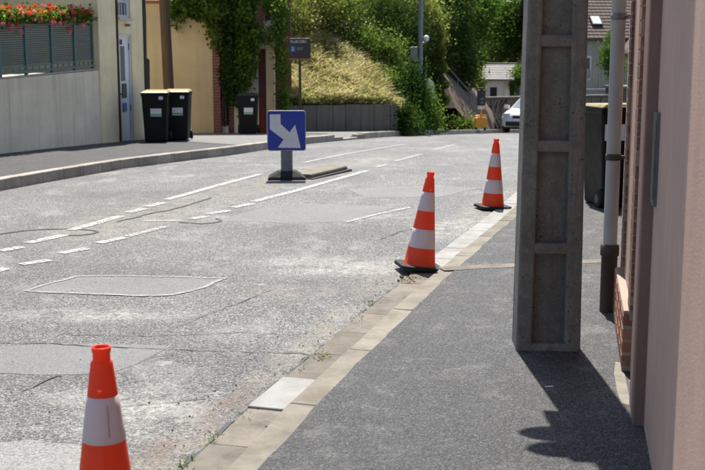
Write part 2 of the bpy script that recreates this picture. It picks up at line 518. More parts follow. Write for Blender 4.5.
M['rubber'] = m_plain('black_rubber', (0.02, 0.02, 0.02), 0.7, 0.3, scale=25)
M['sticker'] = m_plain('white_sticker', (0.72, 0.74, 0.76), 0.4, 0.4, var=0.05)
M['sticker_green'] = m_plain('green_sticker_band', (0.1, 0.4, 0.25), 0.4, 0.4)
M['cone_orange'] = m_cone_orange()
M['cone_white'] = m_cone_white()
M['sign_blue'] = m_plain('sign_blue', (0.006, 0.03, 0.32), 0.35, 0.5, var=0.06)
M['sign_white'] = m_plain('sign_white', (0.62, 0.63, 0.66), 0.4, 0.5, var=0.06, scale=20)
M['sign_rim'] = m_plain('sign_rim', (0.3, 0.33, 0.4), 0.4, 0.5)
M['board_black'] = m_plain('board_charcoal', (0.03, 0.031, 0.036), 0.4, 0.4, var=0.05)
M['board_blue'] = m_plain('board_blue', (0.03, 0.1, 0.33), 0.4, 0.4, var=0.05)
M['board_text'] = m_plain('board_lettering', (0.62, 0.63, 0.65), 0.4, 0.4, var=0.02)
M['board_grey'] = m_plain('board_grey_lettering', (0.25, 0.26, 0.28), 0.4, 0.4, var=0.02)
M['board_orange'] = m_plain('board_orange_line', (0.5, 0.12, 0.03), 0.4, 0.4, var=0.05)
M['yellow_box'] = m_plain('signal_yellow', (0.7, 0.3, 0.02), 0.45, 0.5)
M['signal_lens'] = m_plain('signal_lens', (0.6, 0.6, 0.58), 0.2, 0.6)
M['car_white'] = m_plain('white_car_paint', (0.7, 0.71, 0.73), 0.18, 0.7, var=0.03)
M['car_black'] = m_plain('car_black_trim', (0.015, 0.015, 0.016), 0.5, 0.4)
M['car_glass'] = m_glass('car_glass', (0.07, 0.1, 0.14), 0.05)
M['lamp_glass'] = m_plain('headlight_glass', (0.65, 0.67, 0.7), 0.1, 0.8)
M['window_glass'] = m_glass('window_glass')
M['slate'] = m_render('slate_roof', (0.24, 0.23, 0.225), (0.13, 0.13, 0.12), 0.4, 30, True, 0.75, 0.3)
M['tile'] = m_render('brown_roof_tile', (0.13, 0.1, 0.085), (0.06, 0.055, 0.05), 0.5, 30, True, 0.85, 0.4)
M['hut_wall'] = m_render('hut_cream', (0.85, 0.8, 0.66), (0.2, 0.18, 0.14), 0.35, 40)
M['plank_dark'] = m_wood('dark_plank', (0.05, 0.045, 0.04))
M['house_grey'] = m_render('greige_render', (0.42, 0.4, 0.36), (0.2, 0.19, 0.17), 0.3, 40)
M['blue_fence'] = m_plain('blue_grey_fence', (0.1, 0.15, 0.23), 0.5, 0.4)
M['terracotta'] = m_plain('terracotta', (0.3, 0.1, 0.055), 0.8, 0.2)
M['leaf_ivy'] = m_leaf('ivy_leaf', [(0.0, (0.012, 0.03, 0.008)), (0.5, (0.035, 0.075, 0.018)), (1.0, (0.09, 0.16, 0.03))], 0.35, 0.4)
M['leaf_creeper'] = m_leaf('creeper_leaf', [(0.0, (0.035, 0.065, 0.012)), (0.5, (0.09, 0.16, 0.03)), (0.9, (0.2, 0.27, 0.06)), (1.0, (0.3, 0.13, 0.04))], 0.5)
M['leaf_green'] = m_leaf('shrub_leaf', [(0.0, (0.035, 0.06, 0.016)), (0.5, (0.12, 0.175, 0.045)), (1.0, (0.3, 0.34, 0.11))], 0.5)
M['leaf_olive'] = m_leaf('olive_leaf', [(0.0, (0.06, 0.08, 0.02)), (0.5, (0.2, 0.225, 0.07)), (1.0, (0.42, 0.41, 0.18))], 0.5)
M['leaf_bright'] = m_leaf('tree_leaf', [(0.0, (0.03, 0.06, 0.012)), (0.5, (0.075, 0.14, 0.028)), (1.0, (0.16, 0.23, 0.06))], 0.5)
M['leaf_dark'] = m_leaf('dark_leaf', [(0.0, (0.012, 0.028, 0.008)), (0.6, (0.05, 0.085, 0.024)), (1.0, (0.14, 0.19, 0.06))], 0.4)
M['needle'] = m_leaf('conifer_spray', [(0.0, (0.025, 0.04, 0.012)), (0.6, (0.1, 0.13, 0.035)), (1.0, (0.28, 0.29, 0.09))], 0.4)
M['straw'] = m_leaf('dry_grass', [(0.0, (0.2, 0.26, 0.08)), (0.3, (0.44, 0.45, 0.19)), (0.65, (0.72, 0.66, 0.38)), (1.0, (0.86, 0.8, 0.58))], 0.55, 0.7, (1.1, 1.08, 0.9))
M['weed'] = m_leaf('weed', [(0.0, (0.06, 0.1, 0.03)), (0.6, (0.14, 0.18, 0.06)), (1.0, (0.3, 0.26, 0.12))], 0.4, 0.7)
M['petal_red'] = m_leaf('red_petal', [(0.0, (0.5, 0.02, 0.012)), (0.5, (0.75, 0.09, 0.05)), (1.0, (0.85, 0.2, 0.13))], 0.35)
M['petal_pink'] = m_leaf('pink_petal', [(0.0, (0.6, 0.09, 0.14)), (0.5, (0.82, 0.26, 0.32)), (1.0, (0.9, 0.5, 0.55))], 0.35)
M['gravel'] = m_plain('grit', (0.12, 0.11, 0.1), 0.9, 0.2, var=0.4, scale=40)

# ------------------------------------------------------------------ foliage builders (numpy)
def quads_mesh(name, V, tone, mat):
    """V: (n, 4, 3) leaves as two triangles folded along the rib"""
    n = len(V)
    me = bpy.data.meshes.new(name)
    me.vertices.add(n * 4); me.vertices.foreach_set('co', V.reshape(-1).astype(np.float32))
    idx = np.arange(n)[:, None] * 4
    tri = np.concatenate([idx + np.array([0, 1, 2]), idx + np.array([0, 2, 3])], 1).reshape(-1)
    me.loops.add(n * 6); me.loops.foreach_set('vertex_index', tri.astype(np.int32))
    me.polygons.add(n * 2)
    me.polygons.foreach_set('loop_start', np.arange(0, n * 6, 3, dtype=np.int32))
    me.polygons.foreach_set('loop_total', np.full(n * 2, 3, dtype=np.int32))
    at = me.attributes.new('tone', 'FLOAT', 'POINT')
    at.data.foreach_set('value', np.repeat(tone, 4).astype(np.float32))
    me.materials.append(mat)
    me.update(calc_edges=True)
    return me

def unit(a): return a / (np.linalg.norm(a, axis=1, keepdims=True) + 1e-9)

def leaves(rng, pos, size, width, up=0.5, droop=0.0, axis=None):
    n = len(pos)
    nor = unit(rng.normal(size=(n, 3)) + np.array([0, 0, up]))
    d = rng.normal(size=(n, 3)) + np.array([0, 0, -droop])
    if axis is not None: d = d * 0.45 + axis
    d = unit(d - nor * np.sum(d * nor, 1, keepdims=True))
    s = np.cross(nor, d)
    L = size * rng.uniform(0.6, 1.35, (n, 1)); W = L * width
    tip = pos + d * L
    mid = pos + d * L * 0.45 - nor * L * 0.12
    return np.stack([pos, mid + s * W * 0.5 + nor * L * 0.1, tip, mid - s * W * 0.5 + nor * L * 0.1], 1)

def crown(name, blobs, n, size, mat, parent=None, seed=1, width=0.55, clump=0.2, per=28, up=0.5, droop=0.0, inner=0.45, flat=1.0):
    """leaf clumps spread through ellipsoids; blobs = (x, y, z, rx, ry, rz)"""
    rng = np.random.default_rng(seed)
    B = np.array(blobs, float)
    vol = (B[:, 3] * B[:, 4] * B[:, 5]) ** (2 / 3)
    nc = max(4, n // per)
    which = rng.choice(len(B), nc, p=vol / vol.sum())
    d = unit(rng.normal(size=(nc, 3)))
    rad = rng.uniform(inner ** 2, 1.0, (nc, 1)) ** 0.5 * rng.uniform(0.88, 1.12, (nc, 1))
    cc = B[which, :3] + d * rad * B[which, 3:]
    csz = clump * rng.uniform(0.5, 1.4, (nc, 1))
    ctone = rng.uniform(0, 1, nc)
    k = rng.integers(0, nc, n)
    off = rng.normal(size=(n, 3)) * csz[k] * 0.6; off[:, 2] *= flat
    pos = cc[k] + off
    V = leaves(rng, pos, size, width, up, droop)
    tone = np.clip(0.55 * ctone[k] + 0.45 * rng.uniform(0, 1, n), 0, 1)
    return place(name, quads_mesh(name, V, tone, mat), parent)

def tree(name, label, base, height, blobs, n, size, mat, seed, group=None, trunk_r=0.12, width=0.55, clump=0.25, cat='tree', up=0.5, limbs=True, inner=0.45):
    """things stand at base (world); blobs are given in world coordinates"""
    t = thing(name, label, cat, base, 0, group)
    b = Vector(base)
    loc = [(x - b.x, y - b.y, z - b.z, rx, ry, rz) for x, y, z, rx, ry, rz in blobs]
    crown('crown', loc, n, size, mat, t, seed, width, clump, 28, up, inner=inner)
    rnd = random.Random(seed)
    mb = MB()
    top = max(z for _, _, z, *_ in loc)
    tip = Vector((sum(q[0] for q in loc) / len(loc), sum(q[1] for q in loc) / len(loc), top))
    pts = [Vector((0, 0, -0.3)), Vector((rnd.uniform(-.05, .05), rnd.uniform(-.05, .05), top * 0.3)), tip * 0.62 + Vector((0, 0, top * 0.05)), tip]
    mb.tube(pts, [trunk_r * 1.2, trunk_r, trunk_r * 0.6, trunk_r * 0.15], 9)
    if limbs:
        for q in loc:
            a = pts[1].lerp(pts[2], rnd.uniform(0.0, 0.9)); c = Vector(q[:3])
            mid = a.lerp(c, 0.5) + Vector((rnd.uniform(-.1, .1), rnd.uniform(-.1, .1), -0.08))
            mb.tube([a, mid, c], [trunk_r * 0.5, trunk_r * 0.32, trunk_r * 0.12], 6)
            for _ in range(3):
                e = c + Vector((rnd.uniform(-1, 1) * q[3], rnd.uniform(-1, 1) * q[4], rnd.uniform(-.6, .9) * q[5])) * 0.8
                mb.tube([mid, mid.lerp(e, 0.55) + Vector((0, 0, .06)), e], [trunk_r * 0.25, trunk_r * 0.16, trunk_r * 0.05], 5)
    mb.build('trunk', M['bark'], t)
    return t

def blades(rng, pos, h, w, lean=0.35, wind=(0, 0)):
    n = len(pos)
    H = h * rng.uniform(0.45, 1.3, (n, 1))
    a = rng.uniform(0, 2 * PI, n)
    s = np.stack([np.cos(a), np.sin(a), np.zeros(n)], 1) * w
    l = rng.normal(size=(n, 3)) * lean; l[:, 2] = 1; l[:, 0] += wind[0]; l[:, 1] += wind[1]
    top = pos + l * H
    midp = pos + l * H * np.array([0.35, 0.35, 0.6])
    return np.stack([pos - s, midp + s, top, midp - s], 1)

# =================================================================== STREET
right_pts = [(-3.3, -7), (-1.72, 0), (-0.67, 4.25), (-0.5, 4.95), (-0.2, 6.0), (0.2, 7.38), (0.7, 9.0), (1.45, 11.4), (2.05, 13.45), (3.35, 17.8), (5.12, 23.25), (7.3, 31), (9.6, 38), (13.5, 42.6), (20, 45.5), (30, 47)]
left_pts = [(-7.6, 2), (-6.0, 8), (-4.36, 13.47), (-3.86, 15.09), (-3.36, 16.57), (-2.52, 18.48), (-2.05, 19.62), (-0.98, 23.2), (-0.35, 24.9), (0.2, 26.4), (2.35, 33.0), (5.1, 42.0), (7.2, 47.6), (11.2, 51), (18, 53), (30, 54)]
RC = catmull(right_pts, 0.1)
LC = catmull(left_pts, 0.1)

def loft(name, A, B, na, za, zb, mat, parent=None, kind='structure', stations=160, extra=None):
    """sheet between two curves"""
    mb = MB(); vs = []; fs = []
    for i in range(stations + 1):
        t = i / stations
        a = A[min(int(t * (len(A) - 1)), len(A) - 1)]; b = B[min(int(t * (len(B) - 1)), len(B) - 1)]
        for j in range(na + 1):
            p = a.lerp(b, j / na)
            zb_ = zb(b) if callable(zb) else zb
            vs.append((p.x, p.y, zf(p.y) + za + (zb_ - za) * (j / na) ** 2))
    for i in range(stations):
        for j in range(na):
            k = i * (na + 1) + j
            fs.append((k, k + 1, k + na + 2, k + na + 1))
    mb.add(vs, fs)
    o = mb.build(name, mat, parent)
    if kind and not parent: o['kind'] = kind
    return o

# ground to the horizon
mb = MB()
ys = [-400, -60, -10, 0, 6, 12] + [12 + i * 1.0 for i in range(1, 53)] + [80, 120, 300, 900, 3000]
xs = [-3000, -600, -120, -40, -15, 0, 15, 40, 120, 600, 3000]
vs = [(x, y, zf(y) - 0.09) for y in ys for x in xs]
w = len(xs)
mb.add(vs, [(i * w + j, i * w + j + 1, (i + 1) * w + j + 1, (i + 1) * w + j) for i in range(len(ys) - 1) for j in range(w - 1)])
tag(mb.build('ground', M['soil']), kind='structure')

GUT, KERB = 0.2, 0.345
road = loft('road', LC, offset(RC, 0.01), 10, 0, 0, M['road'], stations=260)
# wall line of the pink house
W_O = Vector((1.27, 4.6, 0)); W_U = Vector((0.196, 0.9806, 0)); W_N = Vector((-0.9806, 0.196, 0))
wall_pts = [(-1.05, -7), (0.35, 0), (1.27, 4.6), (1.74, 7.0), (3.0, 11.6), (4.0, 14.5), (6.8, 21.5), (8.3, 27), (10.5, 34), (13.5, 38.5), (20, 41.5), (30, 43)]
WC = [p + Vector((0.4, 0, 0)) for p in catmull(wall_pts, 0.1)]
PE = offset(RC, KERB)
for i, p in enumerate(PE):
    t_ = tangent(RC, i)
    wob = 0.012 + 0.006 * math.sin(i * .067 + 2) + .005 * math.sin(i * .29 + 1) + .004 * math.sin(i * .83) + .003 * math.sin(i * 1.7)
    PE[i] = p - Vector((t_.y, -t_.x, 0)) * wob
pavement = loft('pavement', PE, WC, 5, 0.057, 0.05, M['pave'], stations=520)
# left pavement
lw_pts = [(-10.5, 2), (-8.2, 9), (-5.68 - .3, 17.7), (-4.3 - .3, 22.5), (-4.5, 27.6), (-1.8, 28.0), (-0.8, 29.2), (1.4, 30.0), (2.6, 34.6), (4.2, 42.4), (6.6, 49.2), (11, 52.8), (18, 55), (30, 56)]
LWC = catmull(lw_pts, 0.1)
def ktop(c):
    # dropped kerb opposite the gate, and again by the bank
    def dip(a, b): return min(max((c.y - a) / 0.7, 0), 1) * min(max((b - c.y) / 0.7, 0), 1)
    return 0.145 - 0.1 * max(dip(24.6, 26.6), dip(33.2, 36.0))
pavement_left = loft('pavement', LWC, offset(LC, -0.13), 6, 0.13, lambda c: ktop(c) - .015, M['pave_left'], stations=240)

ia = next(i for i, p in enumerate(LC) if p.y > 20.0); ib_ = next(i for i, p in enumerate(LC) if p.y > 47)
ja = next(i for i, p in enumerate(LWC) if p.y > 23.0); jb_ = next(i for i, p in enumerate(LWC) if p.y > 48)
ap = loft('concrete_apron', LWC[ja:jb_], offset(LC, -0.14)[ia:ib_], 6, 0.134, lambda c: ktop(c) - .009, M['apron'], pavement_left, None, 90)
# kerb stones on the left: half-metre stones, sunk at the two dropped crossings
def stone_mesh(name, L, Wd, H, mat, seed, bev=0.012, rough=0.004):
    import bmesh
    rnd = random.Random(seed)
    bm = bmesh.new()
    bmesh.ops.create_cube(bm, size=1)
    for v in bm.verts:
        v.co.x *= L; v.co.y *= Wd; v.co.z = v.co.z * H - H / 2
        v.co += Vector((rnd.uniform(-rough, rough), rnd.uniform(-rough, rough), rnd.uniform(-rough, rough)))
    bmesh.ops.bevel(bm, geom=bm.edges[:], offset=bev, segments=1, affect='EDGES')
    me = bpy.data.meshes.new(name); bm.to_mesh(me); bm.free()
    me.materials.append(mat)
    return me

kmesh = [stone_mesh('kerb_stone', 0.497, 0.15, 0.34, M['granite'], s, 0.009, 0.003) for s in range(4)]
def lay(curve, i0, i1, step, meshes, name, parent, side, ztop, jitter=0.0025, seed=3):
    rnd = random.Random(seed); i = i0; out = []
    while i + step <= i1:
        a, b = curve[i], curve[i + step]
        c = (a + b) / 2; d = (b - a).normalized()
        nrm = Vector((d.y, -d.x, 0))
        c = c + nrm * side
        za, zb = zf(a.y), zf(b.y)
        zt = ztop(c) if callable(ztop) else ztop
        pitch = -math.atan2(zb - za, (b - a).length)
        out.append(place(name, rnd.choice(meshes), parent, (c.x, c.y, (za + zb) / 2 + zt + rnd.uniform(-jitter, jitter)), (0, pitch, math.atan2(d.y, d.x) + rnd.uniform(-.006, .006))))
        i += step
    return out
i_a = next(i for i, p in enumerate(LC) if p.y > 10.5); i_b = next(i for i, p in enumerate(LC) if p.y > 50.5)
lay(LC, i_a, i_b, 5, kmesh, 'kerb_stone', pavement_left, -0.065, ktop)

# gutter slabs and kerb on the right
gutter = loft('gutter_bed', offset(RC, 0.0), offset(RC, KERB), 2, -0.035, -0.02, M['mortar'], stations=200)
i_c = next(i for i, p in enumerate(RC) if p.y > 1.0); i_d = next(i for i, p in enumerate(RC) if p.y > 30)
old = [stone_mesh('gutter_slab', 0.494, 0.195, 0.1, M['old_gutter'], 10 + s, 0.004, 0.003) for s in range(4)]
new = [stone_mesh('gutter_slab', 0.496, 0.2, 0.1, M['new_gutter'], 20 + s, 0.003, 0.001) for s in range(3)]
okerb = [stone_mesh('kerb_block', 0.995, 0.14, 0.15, M['old_kerb'], 30 + s, 0.008, 0.003) for s in range(4)]
slabs = lay(RC, i_c, i_d, 5, old, 'gutter_slab', gutter, GUT / 2, 0.012)
for o in slabs:
    if o.location.y > 8.25:
        o.data = random.choice(new); o.location.z += 0.008
near = min(slabs, key=lambda o: abs(o.location.y - 5.12))
near.data = new[0]; near.location.z += 0.01
lay(RC, i_c, i_d, 10, okerb, 'kerb_block', gutter, GUT + 0.072, 0.052)

# ---- flat things laid on the road
def ribbon(name, pts, width, mat, parent, dz=0.004, step=0.25, jit=0.0, seed=1, smooth=False):
    rnd = random.Random(seed)
    w_ = []
    if smooth: pts = catmull([(p.x, p.y) for p in pts], step)
    for a, b in zip(pts, pts[1:]):
        n = max(1, int((b - a).length / step))
        for k in range(n): w_.append(a.lerp(b, k / n))
    w_.append(pts[-1])
    L = []; Rr = []
    for i, p in enumerate(w_):
        a = w_[max(i - 1, 0)]; b = w_[min(i + 1, len(w_) - 1)]
        d = (b - a); d.z = 0; d.normalize()
        nrm = Vector((d.y, -d.x, 0))
        wd = width * (1 + rnd.uniform(-jit, jit) * 0.7)
        c = p + nrm * rnd.uniform(-jit, jit) * width * 1.2
        for lst, s in ((L, -0.5), (Rr, 0.5)):
            q = c + nrm * wd * s
            lst.append((q.x, q.y, zf(q.y) + dz))
    n = len(L)
    mb = MB(); mb.add(L + Rr, [(i, i + n, i + n + 1, i + 1) for i in range(n - 1)])
    return mb.build(name, mat, parent)

def patch(name, pix, mat, parent, dz=0.003, edge=0.0, seed=2):
    rnd = random.Random(seed)
    pts = [G(*p) for p in pix]
    c = sum(pts, Vector()) / len(pts)
    ring = []
    for a, b in zip(pts, pts[1:] + pts[:1]):
        n = max(2, int((b - a).length / 0.18))
        for k in range(n):
            q = a.lerp(b, k / n) + Vector((rnd.uniform(-1, 1), rnd.uniform(-1, 1), 0)) * edge
            ring.append((q.x, q.y, zf(q.y) + dz))
    mb = MB(); mb.add([(c.x, c.y, zf(c.y) + dz)] + ring, [(0, i + 1, (i + 1) % len(ring) + 1) for i in range(len(ring))])
    return mb.build(name, mat, parent)

def outline(name, pix, width, mat, parent, dz=0.006, seed=4):
    pts = [G(*p) for p in pix]
    return ribbon(name, pts + [pts[0]], width, mat, parent, dz, 0.12, 0.35, seed)

p1 = [(27, 292), (50, 284), (77, 277), (140, 276.5), (224, 279), (205, 287.5), (172, 296), (135, 296.5), (80, 294)]
patch('road_patch', p1, M['patch'], road, 0.0015)
outline('patch_edge', p1, 0.034, M['paint_ghost'], road)
patch('road_patch', [(216, 221), (245, 213), (273, 205), (335, 204), (398, 207), (372, 214), (348, 222), (300, 223.5)], M['patch'], road, 0.0015, 0.02)
patch('road_patch', [(-25, 347), (60, 344), (172, 346), (145, 360), (112, 373), (40, 375), (-30, 374)], M['patch'], road, 0.0015, 0.02)
patch('road_patch', [(345, 189), (430, 186), (480, 188), (440, 197), (365, 198)], M['patch'], road, 0.0015, 0.03)
patch('cement_patch', [(-30, 444), (30, 442), (78, 446), (90, 470), (85, 500), (-40, 510)], M['cement_patch'], road, 0.004, 0.02)

def line(pix, width=0.13, mat='paint', name='lane_dash'):
    return ribbon(name, [G(*p) for p in pix], width * .88, M[mat], road, 0.0065, 0.4, 0.04, int(abs(pix[0][0])))
for a, b in [((-32, 261), (-14, 256)), ((0, 251.5), (22, 247.5)), ((28, 243.5), (65, 235.5)), ((71, 230.5), (120, 216.5)), ((127, 213), (145, 209)), ((147, 207), (164, 203))]: line([a, b])
line([(167, 200), (210, 188), (260, 174.5)], 0.12, name='lane_line')
line([(303, 163), (350, 153.5), (405, 144.5)], 0.12, 'paint_worn', 'lane_line')
for a, b in [((-12, 273.5), (8, 269)), ((21, 265), (50, 260.5)), ((60, 254), (87, 249)), ((98, 243.5), (125, 238)), ((192, 219.5), (205, 217)), ((209, 214.5), (229, 211)), ((233, 208), (252, 204))]: line([a, b], 0.12)
line([(127, 237), (166, 227)], 0.1, 'paint_worn')
line([(143, 221.3), (182, 221)], 0.07, 'paint')
line([(254, 202), (300, 190), (330, 181.5), (367, 171)], 0.12, name='lane_line')
for a, b in [((376, 167.5), (388, 164.5)), ((395, 161.5), (421, 154.5)), ((434, 150), (456, 144.5))]: line([a, b], 0.12, 'paint_worn')
line([(346, 222.5), (380, 214), (410, 208)], 0.07, 'paint_worn')
line([(85, 174.5), (110, 171), (140, 167.5)], 0.06, 'paint_worn')
for k, pix in enumerate([[(-10, 236), (25, 231), (51, 229.4), (77, 229.4), (98, 231), (94, 234), (77, 235.6), (55, 236)], [(116, 222), (135, 218), (150, 214), (179, 208), (215, 197)],
                         [(180, 222.5), (205, 224), (222, 221), (214, 218)]]):
    ribbon('tar_seam', [G(*p) for p in pix], 0.035, M['tar'], road, 0.005, 0.12, 0.4, k, True)
for k, (pix, wd) in enumerate([([(-30, 343), (40, 344), (100, 347), (142, 349), (200, 351), (250, 353), (300, 354), (312, 356)], 0.009), ([(23, 392), (40, 384), (57, 377), (62, 376)], 0.012),
                         ([(60, 335), (150, 337), (240, 333), (300, 336)], 0.006), ([(212, 352), (230, 358), (262, 361)], 0.005), ([(280, 163.5), (200, 163), (110, 168)], 0.02),
                         ([(168, 332), (200, 318), (240, 303), (272, 290)], 0.006), ([(110, 408), (160, 404), (205, 399)], 0.006), ([(380, 240), (400, 232), (430, 226), (452, 228)], 0.01)]):
    ribbon('road_crack', [G(*p) for p in pix], wd, M['tar'], road, 0.005, 0.05, 0.9, 40 + k)
# dark damp joint where carriageway meets gutter
ii0 = next(i for i, p in enumerate(RC) if p.y > 4.0); ii1 = next(i for i, p in enumerate(RC) if p.y > 8.0)
ribbon('gutter_joint', [Vector((p.x, p.y, 0)) for p in offset(RC, -0.006)[ii0:ii1:2]], 0.019, M['tar'], road, 0.004, 0.06, 0.7, 5)
# pinkish trench strip crossing the right pavement, dusty smear
sa, sb = G(441, 270.3, 0.05), G(520, 266, 0.05)
d = (sb - sa).normalized(); sb = sb + d * 0.75
mb = MB(); n_ = Vector((-d.y, d.x, 0)) * 0.07
mb.add([(*(sa - n_).xy, 0.0605), (*(sb - n_).xy, 0.0565), (*(sb + n_).xy, 0.0565), (*(sa + n_).xy, 0.0605)], [(0, 1, 2, 3)])
mb.build('trench_strip', M['old_gutter'], pavement)
# strip of bare cement along the foot of the pink wall
mb = MB()
q = [W_O + W_U * s + W_N * y for s, y in ((0.28, 0.04), (1.0, 0.05), (1.02, 0.085), (0.8, 0.1), (0.5, 0.095), (0.3, 0.085))]
mb.add([(p.x, p.y, 0.0545) for p in q], [tuple(range(len(q)))])
mb.build('cement_strip', M['old_kerb'], pavement)

# grit and weeds in the gutter
rng = np.random.default_rng(5)
mb = MB(); rr = random.Random(9)
def pebble(mb, x, y, z, r):
    vs = [Vector((x, y, z)) + Vector((a, b, c)) * r * rr.uniform(0.6, 1.3) for a, b, c in ((1, 0, 0), (-1, 0, 0), (0, 1, 0), (0, -1, 0), (0, 0, .8), (0, 0, -.8))]
    mb.add(vs, [(0, 2, 4), (2, 1, 4), (1, 3, 4), (3, 0, 4), (2, 0, 5), (1, 2, 5), (3, 1, 5), (0, 3, 5)])
for k in range(240):
    i = rr.randint(ii0, ii1 + 20); p = RC[i]
    off = -abs(rr.gauss(0, 0.16)) + rr.uniform(-0.02, 0.015)
    if p.y < 5.6: off -= abs(rr.gauss(0, .14))
    pebble(mb, p.x + off, p.y, zf(p.y) + 0.005, rr.choice([0.002, 0.003, 0.003, 0.004, 0.006]))
for k in range(60): pebble(mb, rr.uniform(-2.3, 0.4), rr.uniform(4, 9), 0.004, rr.uniform(0.003, 0.006))
tag(mb.build('grit', M['gravel']), 'loose grit scattered along the gutter edge of the road', 'grit', kind='stuff')
pos = []
for px, py, k in ((322, 358, 60), (245, 420, 30), (215, 440, 40), (186, 467, 50), (411, 279, 50), (405, 283, 40), (372, 305, 30), (358, 322, 25), (300, 373, 20), (420, 279, 40), (470, 232, 30)):
    g = G(px, py)
    pos.append(np.array([g.x, g.y, 0.0]) + rng.normal(size=(k, 3)) * np.array([0.022, 0.06, 0]))
pos = np.concatenate(pos)
tag(place('weeds', quads_mesh('weeds', blades(rng, pos, 0.02, 0.0025, 0.7), rng.uniform(0, 1, len(pos)), M['weed'])), 'small weeds growing in the gutter joint', 'weeds', kind='stuff')
mb = MB()
for k in range(26):
    g = G(410 + rr.gauss(0, 5), 281 + rr.gauss(0, 3)); pebble(mb, g.x, g.y, 0.01, rr.uniform(.008, .016))
for k in range(14):
    g = G(245 + k * 1.3 + rr.gauss(0, 2), 468 - k * 2.6); pebble(mb, g.x + .02, g.y, 0.03, rr.uniform(.006, .012))
M['litter'] = m_plain('leaf_litter', (0.13, 0.06, 0.035), 0.9, 0.1, var=0.4)
tag(mb.build('dry_leaves', M['litter']), 'rust brown dry leaf litter lying in the gutter', 'leaf litter', kind='stuff')
mb = MB(); g = G(549, 387, .056); mb.box(-.02, .02, -.006, .006, 0, .003)
tag(mb.build('paper_scrap', M['sticker'], None, (g.x, g.y, 0.0545), (0, 0, .2)), 'tiny white paper scrap in the shadow of the concrete pole', 'litter')

# =================================================================== CONES
def sect(r0, z0, r1, z1, n=6): return [(r0 + (r1 - r0) * k / n, z0 + (z1 - z0) * k / n) for k in range(n + 1)]
def cone_r(z): return 0.122 + (0.034 - 0.122) * (z - 0.03) / (0.70 - 0.03)
def make_cone(label, loc, rot):
    t = thing('traffic_cone', label, 'traffic cone', loc, 0, 'traffic cones along the gutter', rot)
    mb = MB()
    h = 0.17
    mb.prism([(-h, -h + .04), (-h + .04, -h), (h - .04, -h), (h, -h + .04), (h, h - .04), (h - .04, h), (-h + .04, h), (-h, h - .04)], 0.0, 0.03, 'xy')
    mb.build('base', M['rubber'], t, bevel=0.006)
    mb = MB()
    prof = [(0.128, 0.028), (0.126, 0.034)] + sect(cone_r(0.04), 0.04, cone_r(0.70), 0.70, 10)
    prof += [(0.033, 0.703), (0.0285, 0.705), (0.0268, 0.712), (0.0268, 0.726), (0.0295, 0.737), (0.0305, 0.746), (0.0285, 0.75), (0.025, 0.749), (0.0235, 0.735), (0.0225, 0.712), (0.022, 0.665)]
    mb.lathe(prof, 40)
    mb.build('shell', M['cone_orange'], t)
    for z0, z1 in ((0.165, 0.31), (0.45, 0.595)):
        mb = MB()
        e = 0.0016
        mb.lathe([(cone_r(z0) + 0.0003, z0)] + sect(cone_r(z0) + e, z0 + 0.001, cone_r(z1) + e, z1 - 0.001, 4) + [(cone_r(z1) + 0.0003, z1)], 40)
        mb.build('reflective_sleeve', M['cone_white'], t)
    return t
g = G(98.5, 590)
c1 = make_cone('nearest traffic cone, cut off by the bottom edge of the picture', (g.x + .009, g.y + .1, 0.005), (R(-0.5), R(0.3), R(8)))
mb = MB()                                                   # seam of the sleeve with its faint printed column
rr2 = random.Random(4)
for k in range(16):
    z = 0.475 + k * 0.0062
    a = R(-70) + rr2.uniform(-.008, .008)
    r_ = cone_r(z) + 0.0022
    m = Matrix.Translation((r_ * math.cos(a), r_ * math.sin(a), z)) @ Matrix.Rotation(a, 4, 'Z')
    mb.box(-.0002, .0003, -.0022 - rr2.random() * .001, .0022, 0, .0026, m)
sl = [o for o in c1.children if o.name.startswith('reflective')][-1]
tag(mb.build('faint_print', M['post_grey'], sl), kind='stuff')
g = G(419, 271)
make_cone('leaning traffic cone in the middle, with a black base tipping into the gutter', (g.x, g.y, 0.022), (R(-1.0), R(6.8), R(10)))
g = G(492.5, 209)
make_cone('farthest and smallest traffic cone, close beside the concrete pole', (g.x, g.y, 0.012), (0, R(2.2), R(14)))

# =================================================================== BLUE ARROW SIGN ON ITS ISLAND
g = G(287, 179)
sg = thing('keep_right_sign', 'blue square road sign with white diagonal arrow on short grey post', 'road sign', (g.x, g.y, g.z), R(3))
def rounded(w_, h_, r_, n=6):
    out = []
    for cx, cz, a0 in ((w_ - r_, h_ - r_, 0), (-w_ + r_, h_ - r_, 90), (-w_ + r_, -h_ + r_, 180), (w_ - r_, -h_ + r_, 270)):
        for k in range(n + 1):
            a = R(a0 + 90 * k / n); out.append((cx + r_ * math.cos(a), cz + r_ * math.sin(a)))
    return out
sz = 0.66
Tm = Matrix.Translation((0, -0.06, sz))
mb = MB(); mb.prism(rounded(0.26, 0.27, 0.035), -0.02, 0.02, 'xz', Tm); mb.build('plate', M['sign_rim'], sg, bevel=0.004)
mb = MB(); mb.prism(rounded(0.25, 0.26, 0.03), -0.024, -0.0195, 'xz', Tm); face = mb.build('sign_face', M['sign_blue'], sg)
px_ = [(193, 122), (242, 122), (242, 165), (282, 205), (308, 170), (333, 277), (228, 275), (255, 238), (193, 190)]
ar = [((a - 268.5) / 177 * 0.52, (197.5 - b) / 185 * 0.54) for a, b in px_]
mb = MB(); mb.prism(ar, -0.0275, -0.0235, 'xz', Tm); mb.build('arrow', M['sign_white'], face)
mb = MB(); mb.lathe([(0.1, 0.10), (0.1, 0.13), (0.082, 0.135), (0.08, 0.42), (0.075, 0.60)], 20, None, True, True); mb.build('post', M['post_grey'], sg)
mb = MB(); mb.box(-0.05, 0.05, -0.038, -0.02, 0.45, 0.85); mb.build('bracket', M['post_grey'], sg)
mb = MB()
